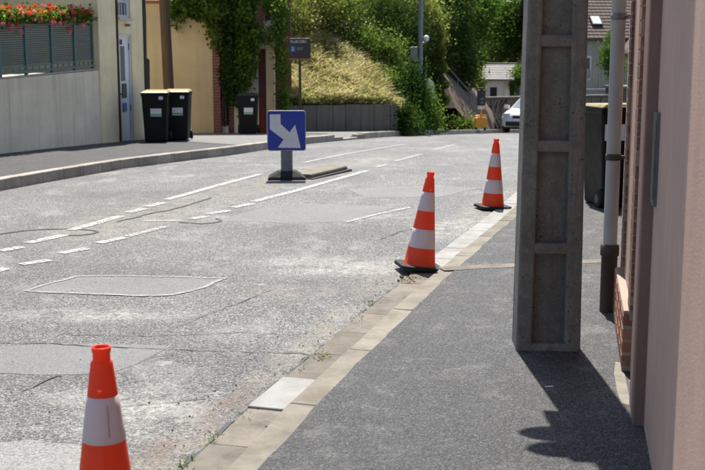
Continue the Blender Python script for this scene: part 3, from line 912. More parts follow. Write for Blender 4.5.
lo = [(-.26, -.19, .0), (.26, -.19, .0), (.26, .19, .0), (-.26, .19, .0)]; mi = [(-.25, -.18, .035), (.25, -.18, .035), (.25, .18, .035), (-.25, .18, .035)]
hi = [(-.11, -.1, .12), (.11, -.1, .12), (.11, .1, .12), (-.11, .1, .12)]
mb.hexa(lo, mi); mb.hexa([(x * .999, y * .999, z + .0002) for x, y, z in mi], hi)
mb.build('base', M['rubber'], sg, bevel=0.008)
dirr = math.atan2(1.0, 0.42)
isl = thing('island_slab', 'low pale concrete island slab behind the blue arrow sign', 'traffic island', (g.x + 0.42, g.y + 0.72, zf(15.6)), dirr)
mb = MB(); mb.prism([(-.72, -.2), (.55, -.2), (.7, 0), (.55, .2), (-.72, .2)], -0.02, 0.075, 'xy'); mb.build('slab', M['old_kerb'], isl, bevel=0.02)
mb = MB(); mb.prism([(-.78, -.26), (.58, -.26), (.78, 0), (.58, .26), (-.78, .26)], -0.02, 0.022, 'xy'); mb.build('bedding', M['rubber'], isl)

# =================================================================== CONCRETE POLE (ladder recesses)
pa, pb = G(516, 353, .05), G(582, 351, .05)
pc = (pa + pb) / 2; pc.y += 0.12
def make_pole():
    mb = MB(); W2, D2, F = 0.175, 0.125, 0.088
    Ht, tap = 7.6, 0.022
    def wx(z): return W2 - (W2 - 0.10) * z / Ht
    def dx(z): return D2 - (D2 - 0.08) * z / Ht
    def quad(x0, x1, y0, y1, z): return [(x0, y0, z), (x1, y0, z), (x1, y1, z), (x0, y1, z)]
    nseg = 14
    for side in (-1, 1):                                      # flanges
        lo, hi = -0.3, Ht
        a = [quad(-wx(z), -wx(z) + F * (1 - .3 * max(z, 0) / Ht), -dx(z), dx(z), z) if side < 0 else quad(wx(z) - F * (1 - .3 * max(z, 0) / Ht), wx(z), -dx(z), dx(z), z) for z in (lo, hi)]
        mb.hexa(a[0], a[1])
    mb.hexa(quad(-wx(-.3) + .05, wx(-.3) - .05, -.062, .062, -.3), quad(-wx(Ht) + .03, wx(Ht) - .03, -.05, .05, Ht))   # web
    z = -0.3
    bars = [(-0.29, 0.04)] + [(0.54 + k * 0.552, 0.6 + k * 0.552) for k in range(12)] + [(Ht - 0.2, Ht - .002)]
    for z0, z1 in bars:
        e = 0.012
        for sgn in (-1, 1):
            y = lambda zz: sgn * (dx(zz) - 0.0025)
            lo_ = [(-wx(z0) + .04, 0, z0 - e), (wx(z0) - .04, 0, z0 - e), (wx(z0) - .04, y(z0), z0), (-wx(z0) + .04, y(z0), z0)]
            hi_ = [(-wx(z1) + .04, 0, z1 + e), (wx(z1) - .04, 0, z1 + e), (wx(z1) - .04, y(z1), z1), (-wx(z1) + .04, y(z1), z1)]
            mb.hexa(lo_, hi_)
    return mb
pole = thing('concrete_pole', 'tall concrete utility pole with ladder recesses standing on right pavement', 'utility pole', (pc.x, pc.y, 0.05), R(-3))
make_pole().build('shaft', M['concrete'], pole, bevel=0.012)
for zz, yy in ((2.76, 0.0), (3.12, 0.0)):                     # insulators pointing to the street, above the picture
    mb = MB(); mm = Matrix.Translation((-0.2, yy, zz)) @ Matrix.Rotation(R(-90), 4, 'Y')
    mb.lathe([(0.085, 0), (0.085, 0.04), (0.08, 0.09), (0.068, 0.13), (0.048, 0.165), (0.02, 0.19), (0.002, 0.195)], 18, mm, True)
    mb.build('insulator', M['post_grey'], pole)
mb = MB(); mb.box(-0.235, -0.12, -0.06, 0.06, 2.28, 3.28); mb.build('cable_box', M['post_grey'], pole, bevel=0.01)

# =================================================================== PINK HOUSE ON THE RIGHT
ang = math.atan2(W_U.y, W_U.x)
ph = thing('pink_house', 'pink rendered house with brick trim and grey drainpipe along right pavement', 'house', (W_O.x, W_O.y, 0.05), ang)
HT = 5.6
mb = MB(); mb.box(-11, 0.001, -0.35, 0.0, -0.3, HT); mb.build('wall', M['pink'], ph)
mb = MB(); mb.box(0.3, 2.42, -0.35, 0.018, -0.3, HT); mb.build('wall', M['pink'], ph)
mb = MB(); mm = Matrix.Translation((2.42, 0.018, 0)) @ Matrix.Rotation(R(-5.2), 4, 'Z')
mb.box(0, 8.4, -0.35, 0, -0.5, HT, mm); mb.build('wall', M['pink'], ph)
mb = MB(); mb.box(-0.002, 0.32, -0.3, 0.047, -0.3, HT); mb.build('pier', M['pink_dark'], ph, bevel=0.004)
mb = MB(); mb.box(-2.4, -1.46, -0.3, 0.016, -0.3, HT); mb.build('pilaster', M['pink'], ph, bevel=0.012)
mb = MB(); mb.box(-2.4, -1.75, -0.3, 0.03, -0.3, HT); mb.build('pilaster', M['pink'], ph, bevel=0.006)
mb = MB()
mb.prism([(-11.2, HT), (10.9, HT), (10.9, HT + 0.1), (-11.2, HT + 0.1)], -6.0, 0.3, 'xz'); mb.build('roof_eave', M['tile'], ph)
mb = MB(); mb.box(-11, 10.5, -6, -5.7, -0.4, HT - .001); mb.box(10.4, 10.6, -6, -1.2, -0.5, HT - .001); mb.build('wall', M['pink'], ph)
# brick plinth
bl = stone_mesh('brick', 0.216, 0.05, 0.058, M['brick'], 51, 0.004, 0.002)
M['jamb_brick'] = m_brick('brown_brick', (0.24, 0.12, 0.09), (0.17, 0.085, 0.065))
bj = stone_mesh('brick', 0.216, 0.05, 0.062, M['jamb_brick'], 53, 0.003, 0.0015)
bh = stone_mesh('brick', 0.104, 0.05, 0.058, M['brick'], 52, 0.004, 0.002)
mb = MB(); mb.box(0.855, 2.1, 0.0, 0.061, -0.3, 0.295); plinth = mb.build('plinth', M['mortar'], ph)
for row in range(4):
    s = 0.852; first = row % 2
    while s < 2.08:
        L_ = 0.104 if first else 0.216; first = False
        if s + L_ > 2.12: break
        place('brick', bh if L_ < .2 else bl, plinth, (s + L_ / 2, 0.0395, 0.085 + row * 0.07), (0, 0, rr.uniform(-.006, .006)))
        s += L_ + 0.012
mb = MB(); mb.box(0.86, 2.05, 0.0, 0.062, 0.2955, 0.318); mb.build('sill_mortar', M['mortar'], plinth, bevel=0.006)
# toothed brick jambs
for s0 in (0.8, 1.78):
    mb = MB(); mb.box(s0 + .004, s0 + .215, -.1, 0.033, 0.28, HT - .002); jb = mb.build('jamb', M['mortar'], ph)
    for row in range(42):
        z = 0.36 + row * 0.07
        place('brick', bj, jb, (s0 + 0.11 + rr.uniform(-.004, .004), 0.0105, z), (0, 0, rr.uniform(-.006, .006)))
# meter box and stain spot
mb = MB(); mb.box(-0.17, -0.015, -0.05, 0.018, 0.99, 1.37); bxm = mb.build('meter_box', M['meter'], ph, bevel=0.006)
mb = MB(); mb.box(-0.172, -0.16, 0.016, 0.022, 1.02, 1.34); mb.build('hinge', M['grey_metal'], bxm)
# drainpipe
dpx, dpy = 2.195, 0.094
mb = MB(); mb.tube([(dpx, dpy, 0.42), (dpx, dpy, HT - .05)], 0.043, 20); dp = mb.build('drainpipe', M['pipe'], ph)
mb = MB(); mb.lathe([(0.05, 0.0), (0.05, 0.36), (0.058, 0.365), (0.058, 0.43), (0.05, 0.435)], 20, Matrix.Translation((dpx, dpy, 0.0)), True, True); mb.build('shoe', M['cast_iron'], dp)
for z in (0.98, 1.83, 2.9):
    mb = MB(); mb.lathe([(0.0435, z - .02), (0.048, z - .018), (0.048, z + .018), (0.0435, z + .02)], 20, Matrix.Translation((dpx, dpy, 0)))
    mb.box(dpx - .012, dpx + .012, 0.0, dpy - .04, z - .01, z + .01)
    mb.lathe([(0.012, -.008), (0.012, .008)], 8, Matrix.Translation((dpx - .02, dpy - .058, z)) @ Matrix.Rotation(R(90), 4, 'Y'), True, True)
    mb.build('bracket', M['grey_metal'] if z > 1 else M['cast_iron'], dp)

# =================================================================== WHEELED BINS
def make_bin(label, loc, rz, lid, h=1.07, w_=0.56, d_=0.62, group='wheeled bins on the pavements', sticker=True):
    t = thing('wheeled_bin', label, 'bin', loc, rz, group)
    k = 0.80; hb = h - 0.09
    mb = MB()
    a, b = w_ / 2, d_ / 2
    mb.hexa([(-a * k, -b * k, .008), (a * k, -b * k, .008), (a * k, b * .96, .008), (-a * k, b * .96, .008)], [(-a * .97, -b * .97, hb), (a * .97, -b * .97, hb), (a * .97, b * .97, hb), (-a * .97, b * .97, hb)])
    mb.build('body', M['bin'], t, bevel=0.03, seg=3)
    mb = MB(); mb.box(-a, a, -b, b, hb - .05, hb + .012); mb.build('rim', M['bin'], t, bevel=0.012)
    mb = MB()
    mb.hexa([(-a - .012, -b - .02, hb + .014), (a + .012, -b - .02, hb + .014), (a + .012, b + .02, hb + .014), (-a - .012, b + .02, hb + .014)],
            [(-a * .86, -b * .8, hb + .045), (a * .86, -b * .8, hb + .045), (a * .86, b * .98, hb + .062), (-a * .86, b * .98, hb + .062)])
    mb.build('lid', lid, t, bevel=0.02, seg=3)
    mb = MB(); mb.tube([(-a * .8, b + .02, hb + .01), (-a * .8, b + .07, hb + .02), (a * .8, b + .07, hb + .02), (a * .8, b + .02, hb + .01)], 0.014, 8); mb.build('handle', M['bin'], t)
    for s in (-1, 1):
        mm = Matrix.Translation((s * (a * .9), b * .82, 0.1)) @ Matrix.Rotation(R(90), 4, 'Y')
        mb = MB(); mb.lathe([(0.075, -.028), (0.095, -.025), (0.1, -.012), (0.1, .012), (0.095, .025), (0.075, .028)], 22, mm, True, True); wl = mb.build('wheel', M['rubber'], t)
        mb = MB(); mb.lathe([(0.05, -.031), (0.05, .031)], 14, mm, True, True); mb.build('hub', M['bin_lid_grey'], wl)
    mb = MB(); mb.tube([(-a * .9, b * .82, .1), (a * .9, b * .82, .1)], .012, 8); mb.build('axle', M['black_metal'], t)
    if sticker:
        zc = h * .56; yf = -b * (k + (.97 - k) * (zc - .045) / (hb - .045))
        sl_ = math.atan((.97 - k) * b / hb)
        mm = Matrix.Translation((.02, yf - .002, zc)) @ Matrix.Rotation(sl_, 4, 'X')
        mb = MB(); mb.box(-.105, .105, -.002, .002, -.075, .075, mm); st = mb.build('sticker', M['sticker'], t)
        mb = MB(); mb.box(-.105, .105, -.0035, -.0021, -.06, -.03, mm); mb.build('green_band', M['sticker_green'], st)
        mm = Matrix.Translation((.12, yf * 1.05 - .006, h * .83)) @ Matrix.Rotation(sl_, 4, 'X')
        mb = MB(); mb.box(-.04, .04, -.012, .002, -.03, .03, mm); mb.build('sticker', M['sticker'], t)
    return t
g = G(155, 142.2, .13); make_bin('black bin nearest the white door, its front sticker whole', (g.x, g.y + .25, g.z), R(4), M['bin_lid_yellow'], 1.02, .52, .6)
g = G(174.5, 141.2, .13); make_bin('black bin with yellowish lid, right one of the pair below the wooden pole', (g.x + .02, g.y + .4, g.z), R(3), M['bin_lid_yellow'], 1.03, .52, .66)
g = G(248, 134, .13); make_bin('black bin with dark lid alone before the dark red gate', (g.x, g.y + .1, g.z), R(3), M['bin_lid_grey'], .98, .5, .55)
g = G(607, 208, .05); make_bin('big black bin half hidden behind the grey drainpipe', (g.x + .09, g.y + .28, g.z), R(190), M['bin_lid_yellow'], 1.13, .5, .6, sticker=False)
rb = bpy.data.objects['wheeled_bin.003']
mb = MB(); mb.box(-.11, .11, -.002, .003, -.085, .085, Matrix.Translation((.095, .2925, .8))); mb.build('sticker', M['sticker'], rb)

# =================================================================== LEFT HOUSE WITH TERRACE
LH = Vector((-5.68, 17.7, 0)); lang = math.atan2(3.79, 1.16)
lh = thing('terrace_house', 'grey rendered house with raised terrace and narrow white door on left', 'house', (LH.x, LH.y, 0), lang)
def bar(mb, s0, s1, y0, y1, z0, z1, slope=0.038):
    mb.hexa([(s0, y0, z0 + s0 * slope), (s1, y0, z0 + s1 * slope), (s1, y1, z0 + s1 * slope), (s0, y1, z0 + s0 * slope)],
            [(s0, y0, z1 + s0 * slope), (s1, y0, z1 + s1 * slope), (s1, y1, z1 + s1 * slope), (s0, y1, z1 + s0 * slope)])
mb = MB(); mb.hexa([(-8, 0, -.6), (3.21, 0, -.6), (3.21, .3, -.6), (-8, .3, -.6)], [(-8, 0, .98), (3.21, 0, 1.37), (3.21, .3, 1.37), (-8, .3, .98)])
mb.build('terrace_wall', M['grey_render'], lh)
mb = MB(); bar(mb, -8, 3.2, .3, 1.9, 1.0, 1.26); mb.build('terrace_floor', M['terrace'], lh)
mb = MB(); bar(mb, -8, 3.2, .01, .31, 1.262, 1.285); mb.build('coping', M['terrace'], lh)
mb = MB(); mb.box(-8, 3.25, 1.9, 2.2, -.5, 4.6); mb.build('wall', M['cream_render'], lh)
mb = MB(); mb.box(0.6, .95, 1.72, 1.9, 1.2, 4.6); mb.build('pilaster', M['white_render'], lh)
mb = MB(); mb.box(3.21, 3.86, -.03, .5, -.6, 4.6); mb.build('pier', M['cream_render'], lh, bevel=.01)
mb = MB(); mb.box(3.21, 3.3, .5, 1.95, 1.0, 4.599); mb.build('side_wall', M['cream_render'], lh)
# wall with door and little window, built round the openings
wx0, wx1 = 3.86, 5.03
mb = MB()
mb.box(wx0, 3.975, 0, .4, -.6, 4.6); mb.box(4.51, wx1, 0, .4, -.6, 4.6); mb.box(3.975, 4.51, 0, .4, 2.05, 2.36); mb.box(3.975, 4.51, 0, .4, 3.05, 4.6)
mb.box(3.975, 4.51, 0, .4, -.6, -.03)
mb.build('wall', M['cream_render'], lh)
mb = MB(); mb.box(wx1 - .3, wx1, .4, 7, -.6, 4.598); mb.build('end_wall', M['cream_render'], lh)
mb = MB(); mb.box(-8, wx1, 2.2, 7, 4.3, 4.599); mb.build('roof', M['slate'], lh)
mb = MB(); mb.tube([(3.9, -.035, -.2), (3.9, -.035, 4.5)], .022, 8); mb.build('drainpipe', M['wood_pole'], lh)
mb = MB(); mb.prism([(0, -.2), (.2, -.2), (.19, 1.0), (.21, 1.55), (.09, 1.6), (.12, 2.4), (.07, 3.4), (0, 4.4)], -.02, .05, 'xz', Matrix.Translation((wx1 - .02, 0, 0)))
mb.build('corner_board', M['wood_dark'], lh)
mb = MB(); mb.box(4.0, 4.485, .05, .09, -.03, 2.03); dr = mb.build('door', M['door_white'], lh, bevel=.004)
mb = MB(); mb.box(3.977, 4.01, .02, .12, -.03, 2.048); mb.box(4.475, 4.508, .02, .12, -.03, 2.048); mb.box(4.01, 4.475, .02, .12, 2.015, 2.048); mb.build('door_frame', M['door_white'], lh, bevel=.003)
mb = MB(); mb.box(4.14, 4.3, .042, .05, 1.15, 1.82); mb.build('narrow_pane', M['meter'], dr)
mb = MB(); mb.box(4.16, 4.33, .035, .05, .82, 1.1); mb.build('letter_box', M['black_metal'], dr)
mb = MB(); mb.box(4.17, 4.32, .037, .05, .55, .72); mb.build('lower_plate', M['board_blue'], dr)
mb = MB(); mb.box(4.12, 4.22, .044, .05, 1.85, 1.95); mb.build('red_notice', M['door_red'], dr)
mb = MB(); mb.tube([(4.08, .03, .9), (4.17, .03, .9)], .012, 8); mb.build('handle', M['black_metal'], dr)
for z in (.55, 1.75):
    mb = MB(); mb.box(4.468, 4.49, .03, .055, z, z + .13); mb.build('hinge', M['grey_metal'], dr)
wn_ = MB(); wn_.box(3.977, 4.02, .04, .12, 2.362, 3.048); wn_.box(4.465, 4.508, .04, .12, 2.362, 3.048); wn_.box(4.02, 4.465, .04, .12, 2.362, 2.42); wn_.box(4.02, 4.465, .04, .12, 2.99, 3.048); wn_.box(4.02, 4.465, .05, .1, 2.66, 2.7)
wi = wn_.build('window', M['door_white'], lh)
mb = MB(); mb.box(4.02, 4.465, .09, .1, 2.42, 2.99); mb.build('pane', M['window_glass'], wi)
mb = MB(); mb.box(3.95, 4.53, -.06, .04, 2.325, 2.358); mb.build('sill', M['white_render'], wi)
for x in (4.1, 4.2, 4.3, 4.4):
    mb = MB(); mb.tube([(x, .02, 2.36), (x, .02, 3.04)], .009, 6); mb.build('bar', M['door_white'], wi)
mb = MB(); mb.box(4.27, 4.33, -.1, -.0, 2.2, 2.25); mb.build('wall_lamp', M['grey_metal'], lh, bevel=.01)
# railing
rl = thing('terrace_railing', 'dark green metal railing with fine slats round the raised terrace', 'railing', (LH.x, LH.y, 0), lang)
posts = [-3.0, -2.2, -1.4, -.6, .19, .93, 1.72, 2.47, 3.1]
for s in posts:
    mb = MB(); bar(mb, s - .025, s + .025, .03, .08, 1.26, 2.235, .038); mb.build('post', M['rail_green'], rl, bevel=.004)
for z0, z1, nm in ((2.2, 2.245, 'top_rail'), (2.09, 2.125, 'rail'), (1.42, 1.45, 'rail'), (1.325, 1.365, 'bottom_rail')):
    mb = MB(); bar(mb, -3.0, 3.13, .025 if nm != 'rail' else .036, .085 if nm != 'rail' else .074, z0, z1); mb.build(nm, M['rail_green'], rl)
for a, b in zip(posts, posts[1:]):
    mb = MB()
    z = 1.462
    while z < 2.08:
        bar(mb, a + .03, b - .03, .05, .056, z, z + .03); z += .036
    tag(mb.build('slat_panel', M['slat'], rl), kind='stuff')
    for e0 in (a + .028, b - .045):
        mb = MB(); bar(mb, e0, e0 + .017, .046, .064, 1.451, 2.089); mb.build('panel_frame', M['rail_green'], rl)
    for k in range(1, 4):
        s = a + (b - a) * k / 4
        mb = MB(); bar(mb, s - .008, s + .008, .047, .063, 1.364, 1.421); mb.build('spacer', M['rail_green'], rl)
# geranium boxes
gl = ['red and pink geranium box cut by the left picture edge', 'red and pink geranium box above the first whole slatted bay from the left', 'red and pink geranium box in the middle of the railing, third from the left', 'long red and pink geranium box at the pier end of the railing']
for k, (a, b) in enumerate(((-.62, .17), (.2, .92), (.95, 1.7), (1.74, 3.02))):
    zo = 2.13 + (a + b) / 2 * .038
    m0 = Matrix.Translation(LH) @ Matrix.Rotation(lang, 4, 'Z')
    t = thing('geranium_box', gl[k], 'flower box', m0 @ Vector(((a + b) / 2, .17, zo)), lang, 'geranium boxes along the railing')
    L_ = (b - a) / 2
    mb = MB(); mb.hexa([(-L_ + .04, -.06, -.03), (L_ - .04, -.06, -.03), (L_ - .04, .06, -.03), (-L_ + .04, .06, -.03)], [(-L_ + .02, -.08, .12), (L_ - .02, -.08, .12), (L_ - .02, .08, .12), (-L_ + .02, .08, .12)])
    mb.build('trough', M['terracotta'], t, bevel=.006)
    rg = np.random.default_rng(70 + k)
    n = int(900 * L_ / .4)
    pos = np.stack([rg.uniform(-L_, L_, n), rg.normal(-.1, .09, n), rg.normal(.13, .06, n)], 1)
    place('leaves', quads_mesh('leaves', leaves(rg, pos, .055, .9, .8), rg.uniform(0, 1, n), M['leaf_creeper']), t)
    for nm, mat_, cnt in (('red_blossom', M['petal_red'], int(17 * L_ / .4)), ('pink_blossom', M['petal_pink'], int(26 * L_ / .4))):
        for _ in range(cnt):
            pass
        cen = np.stack([rg.uniform(-L_, L_, cnt), rg.normal(-.12, .08, cnt), rg.normal(.2 if nm[0] == 'r' else .15, .055 if nm[0] == 'r' else .075, cnt)], 1)
        hang = rg.random(cnt) < (.06 if nm[0] == 'r' else .14); cen[hang, 2] -= .2; cen[hang, 1] -= .1
        per = 46
        cp = np.repeat(cen, per, 0); dirs = unit(rg.normal(size=(cnt * per, 3)))
        pos = cp + dirs * .045 * rg.uniform(.4, 1, (cnt * per, 1)) * np.array([1, 1, .75])
        o = place(nm, quads_mesh(nm, leaves(rg, pos, .027, 1.0, .3), np.clip(np.repeat(rg.uniform(0, 1, cnt), per) * .6 + rg.uniform(0, .4, cnt * per), 0, 1), mat_), t)
        o['kind'] = 'stuff'

# =================================================================== GARDEN WALL, GATE FRONT
def X27(px, y=27.2): return (px - CXP) / FPX * (y * 0.987 + .05)
gw = thing('garden_wall', 'tall plain beige rendered garden wall behind the wooden pole', 'wall', (-5.4, 26.9, -.25), 0)
mb = MB(); mb.box(-.9, 2.02, 0, .25, -.5, 3.12); mb.build('wall', M['beige_render'], gw)
mb = MB(); mb.box(-.9, 2.05, -.03, .28, 3.12, 3.2); mb.build('coping', M['terracotta'], gw)
bsm = MB(); bsm.box(-.054, .054, -.05, .05, -.03, .03); bms = bsm.mesh('brick', M['brick_dark'])
def brick_col(parent, x0, x1, y0, y1, z0, z1, name='brick_pier'):
    """pier of brick courses: single bricks are only 3-4 px here, so they are joined"""
    mb = MB(); mb.box(x0 + .006, x1 - .006, y0 + .006, y1 - .006, z0, z1); pr = mb.build(name, M['mortar'], parent)
    mb = MB(); z = z0 + .03; row = 0
    while z < z1 - .05:
        cut = x0 + (x1 - x0) * (.62 if row % 2 else .36)
        for a, b in ((x0, cut - .005), (cut + .005, x1)): mb.box(a, b, y0, y1, z, z + .06)
        z += .072; row += 1
    tag(mb.build('brick_courses', M['brick_dark'], pr), kind='stuff')
    return pr
brick_col(gw, 2.03, 2.2, -.04, .3, -.5, 3.1)
gf = thing('gate_front', 'white and brick gate front with dark red door under hanging creeper', 'gateway', (0, 27.2, -.25), 0)
mb = MB(); mb.box(X27(222), X27(229), .5, .55, -.3, 3); mb.build('dark_door', M['wood_dark'], gf)
brick_col(gf, X27(228), X27(233.5), -.05, .3, -.4, 2.4)
mb = MB(); mb.box(X27(218), X27(228), -.2, .3, -.5, .17); mb.build('step', M['white_render'], gf)
mb = MB(); mb.box(X27(233.5), X27(238.5), -.06, .3, -.5, 2.5); mb.build('post', M['white_render'], gf, bevel=.01)
mb = MB(); mb.box(X27(238.5), X27(258), .1, .3, -.5, 2.4); mb.build('wall', M['white_render'], gf)
mb = MB(); mb.box(X27(258), X27(266), .14, .2, -.3, 2.05); rd = mb.build('door', M['door_red'], gf)
for z in (.1, .7, 1.3): 
    mb = MB(); mb.box(X27(259), X27(265), .128, .14, z, z + .5); mb.build('panel', M['door_red'], rd, bevel=.004)
mb = MB(); mb.prism([(X27(238.5), 2.05), (X27(266), 2.05), (X27(266), 2.5), (X27(252), 2.62), (X27(238.5), 2.5)], .0, .32, 'xz'); mb.build('lintel', M['white_render'], gf)
mb = MB(); mb.box(X27(266), X27(275), -.08, .4, -.5, 2.58); mb.build('pillar', M['beige_render'], gf, bevel=.012)
mb = MB(); mb.box(X27(264.5), X27(276), -.13, .45, 2.58, 2.72); mb.build('cap', M['white_render'], gf, bevel=.015)
mb = MB(); mb.box(X27(274.2), X27(275.4), -.09, .0, -.3, 2.4); mb.build('edge_strip', M['white_render'], gf)
brick_col(gf, X27(275.6), X27(280.5), .0, .35, -.5, 2.6, 'brick_wall')
uh = thing('upper_house', 'brick house front with a dark window above the gate', 'house', (-4.6, 28.9, -.3), 0)
mb = MB(); mb.box(.2, 2.35, 0, .3, 0, 6); mb.box(2.75, 3.0, 0, .3, 0, 6); mb.box(2.35, 2.75, 0, .3, 0, 2.7); mb.box(2.35, 2.75, 0, .3, 4.2, 6); mb.build('wall', M['brick_dark'], uh)
mb = MB(); mb.box(2.35, 2.75, .12, .16, 2.7, 4.2); wi = mb.build('window', M['window_glass'], uh)
mb = MB(); mb.box(2.53, 2.57, .08, .12, 2.7, 4.2); mb.build('mullion', M['black_metal'], wi)
mb = MB(); mb.box(2.3, 2.8, -.1, .05, 2.63, 2.7); mb.build('sill', M['white_render'], uh)
mb = MB(); mb.box(-.2, 3.2, -.3, 3, 6, 6.15); mb.build('roof', M['tile'], uh)

# wooden pole
a = P(166, 84, 24.6); b = P(159.5, 0, 24.6); dz_ = (a.z - b.z)
wp = thing('wooden_pole', 'dark brown wooden utility pole behind the pair of bins', 'utility pole', (a.x + .06, 24.6, zf(24.6) + .1), 0)
mb = MB(); mb.tube([(0, 0, -.3), (-.0, 0, 1.0), (-.05, 0, 3.0), (-.16, 0, 7.5)], [.125, .118, .112, .095], 14); mb.build('shaft', M['wood_pole'], wp)
mb = MB(); mb.tube([(.08, -.09, .2), (.07, -.1, 1.0), (.03, -.1, 3)], .012, 6); mb.build('earth_cable', M['black_metal'], wp)

# =================================================================== INFO BOARD (bus stop style)
def text_mesh(body, size, mat, parent, loc, sx=1.0, name='lettering'):
    cu = bpy.data.curves.new('t', 'FONT'); cu.body = body; cu.size = size; cu.extrude = 0.0012; cu.resolution_u = 2
    o = bpy.data.objects.new('t', cu); COL.objects.link(o)
    bpy.context.view_layer.update()
    me = bpy.data.meshes.new_from_object(o.evaluated_get(bpy.context.evaluated_depsgraph_get()))
    bpy.data.objects.remove(o); bpy.data.curves.remove(cu)
    me.materials.clear(); me.materials.append(mat)
    p = place(name, me, parent, loc, (PI / 2, 0, 0), (sx, 1, 1))
    return p
ib = thing('bus_stop_board', 'small dark charcoal stop board on a black post before the dry grass', 'sign', (-1.21, 25.6, zf(25.6) + .13), R(2))
zb_ = -(zf(25.6) + .13)
mb = MB(); mb.box(-.245, .245, -.03, .03, 1.535 + zb_, 2.03 + zb_); pn = mb.build('panel', M['board_black'], ib, bevel=.008)
mb = MB(); mb.tube([(-.0, .0, -.1), (0, .0, 1.55 + zb_)], .032, 12); mb.build('post', M['black_metal'], ib)
mb = MB(); mb.box(-.245, .245, -.034, -.029, 1.545 + zb_, 1.567 + zb_); mb.build('orange_line', M['board_orange'], pn)
mb = MB(); mb.box(-.215, -.095, -.034, -.029, 1.735 + zb_, 1.85 + zb_); mb.build('number_square', M['board_blue'], pn)
text_mesh('FILLES DIEU', .086, M['board_text'], pn, (-.215, -.033, 1.925 + zb_), .84)
text_mesh('2', .13, M['board_text'], pn, (-.19, -.0375, 1.745 + zb_), .95)
for k, L_ in enumerate((.16, .13)):
    mb = MB(); mb.box(-.07, -.07 + L_, -.033, -.029, 1.805 + zb_ - k * .035, 1.818 + zb_ - k * .035); mb.build('small_print', M['board_grey'], pn)

# =================================================================== RETAINING WALL AND BANKS
rw0 = Vector((-1.7, 28.6, 0)); rw1 = Vector((1.22, 29.6, 0)); dd = (rw1 - rw0); rang = math.atan2(dd.y, dd.x)
rw = thing('retaining_wall', 'low dark retaining wall of upright concrete boards below dry grass', 'wall', (rw0.x, rw0.y, 0), rang)
Lw = dd.length; x = 0; k = 0
while x < Lw - .05:
    bw = (.42, .38, .46, .35)[k % 4]
    e = min(x + bw, Lw)
    mb = MB(); mb.box(x + .006, e - .006, rr.uniform(-.012, .012), .12, -1.2, .36 + rr.uniform(-.02, .02)); o = mb.build('board', M['board'], rw, bevel=.006)
    x += bw; k += 1
mb = MB(); mb.box(Lw - .12, Lw - .003, .12, 2.5, -1.6, .32); mb.build('return_board', M['board'], rw)

def hill_h(x, y):
    s1 = min(max((y - 28.9 - .34 * max(x, -1.7)) / 5.0, 0), 1); s1 = s1 * s1 * (3 - 2 * s1)
    s2 = min(max((2.4 - x) / 4.0, 0), 1); s2 = s2 * s2 * (3 - 2 * s2)
    s3 = min(max((2.0 + max(0, y - 35) * .27 - x) / 1.1, 0), 1)
    low = zf(y) - .12
    return low + s3 * (0.28 - low + s1 * (.35 + 1.75 * s2))
mb = MB(); xs = np.arange(-9, 6.01, .3); yy = np.arange(28.75, 56, .5); vs = []
def hx0(x, y): return max(y, 28.75 + .34 * (min(max(x, -1.7), 1.6) + 1.7))
for k, y in enumerate(yy):
    for x in xs: vs.append((x, hx0(x, y) + .08 + (.03 if k == 0 else .03 + k * .001), hill_h(x, hx0(x, y)) if k else zf(y) - .4))
w = len(xs); mb.add(vs, [(i * w + j, i * w + j + 1, (i + 1) * w + j + 1, (i + 1) * w + j) for i in range(len(yy) - 1) for j in range(w - 1)], True)
tag(mb.build('hillside', M['soil']), kind='structure')
# dry grass on it
rg = np.random.default_rng(21)
n = 95000
gx = rg.uniform(-2.2, 1.3, n); gy = 28.75 + .34 * (np.clip(gx, -1.7, 1.6) + 1.7) + rg.uniform(0, 1, n) ** 1.2 * 4.2
gz = np.array([hill_h(a, b) for a, b in zip(gx, gy)])
patchy = .5 + .5 * np.sin(gx * 3.1 + gy * 1.7) * np.sin(gy * 2.3 - gx)
clus = np.sin(gx * 9 + 3 * np.sin(gy * 5)) * np.sin(gy * 11 + 2 * np.sin(gx * 7))
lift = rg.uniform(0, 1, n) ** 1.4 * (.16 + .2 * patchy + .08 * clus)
pos = np.stack([gx, gy - lift * .3, gz + lift], 1)
hgt = (.05 + .09 * rg.uniform(.2, 1, n))[:, None]
V = blades(rg, pos, hgt, .0026, 1.0)
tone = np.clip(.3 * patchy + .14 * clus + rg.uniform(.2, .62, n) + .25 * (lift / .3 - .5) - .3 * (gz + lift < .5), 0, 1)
n2 = 9000                                                     # green weeds low down among the straw
hx = rg.uniform(-1.7, 1.25, n2); hy = 28.78 + .34 * (np.clip(hx, -1.7, 1.6) + 1.7) + rg.uniform(0, 1, n2) ** 2.2 * 3.5
hz2 = np.array([hill_h(a, b) for a, b in zip(hx, hy)]) + rg.uniform(-.12, .3, n2)
keep = (np.sin(hx * 4.3 + 1) * np.sin(hy * 3.1) > -.25) | (hy - .34 * hx < 29.75)
posw = np.stack([hx, hy - .08, hz2], 1)[keep]
V2 = leaves(rg, posw, .06, .42, .4)
tag(place('bank_weeds', quads_mesh('bank_weeds', V2, rg.uniform(0, 1, len(posw)), M['leaf_olive'])), 'low green weeds at the lip of the retaining wall and among the straw', 'weeds', kind='stuff')
tag(place('dry_grass', quads_mesh('dry_grass', V, tone, M['straw'])), 'tall dry straw coloured grass covering the bank above the retaining wall', 'grass', kind='stuff')

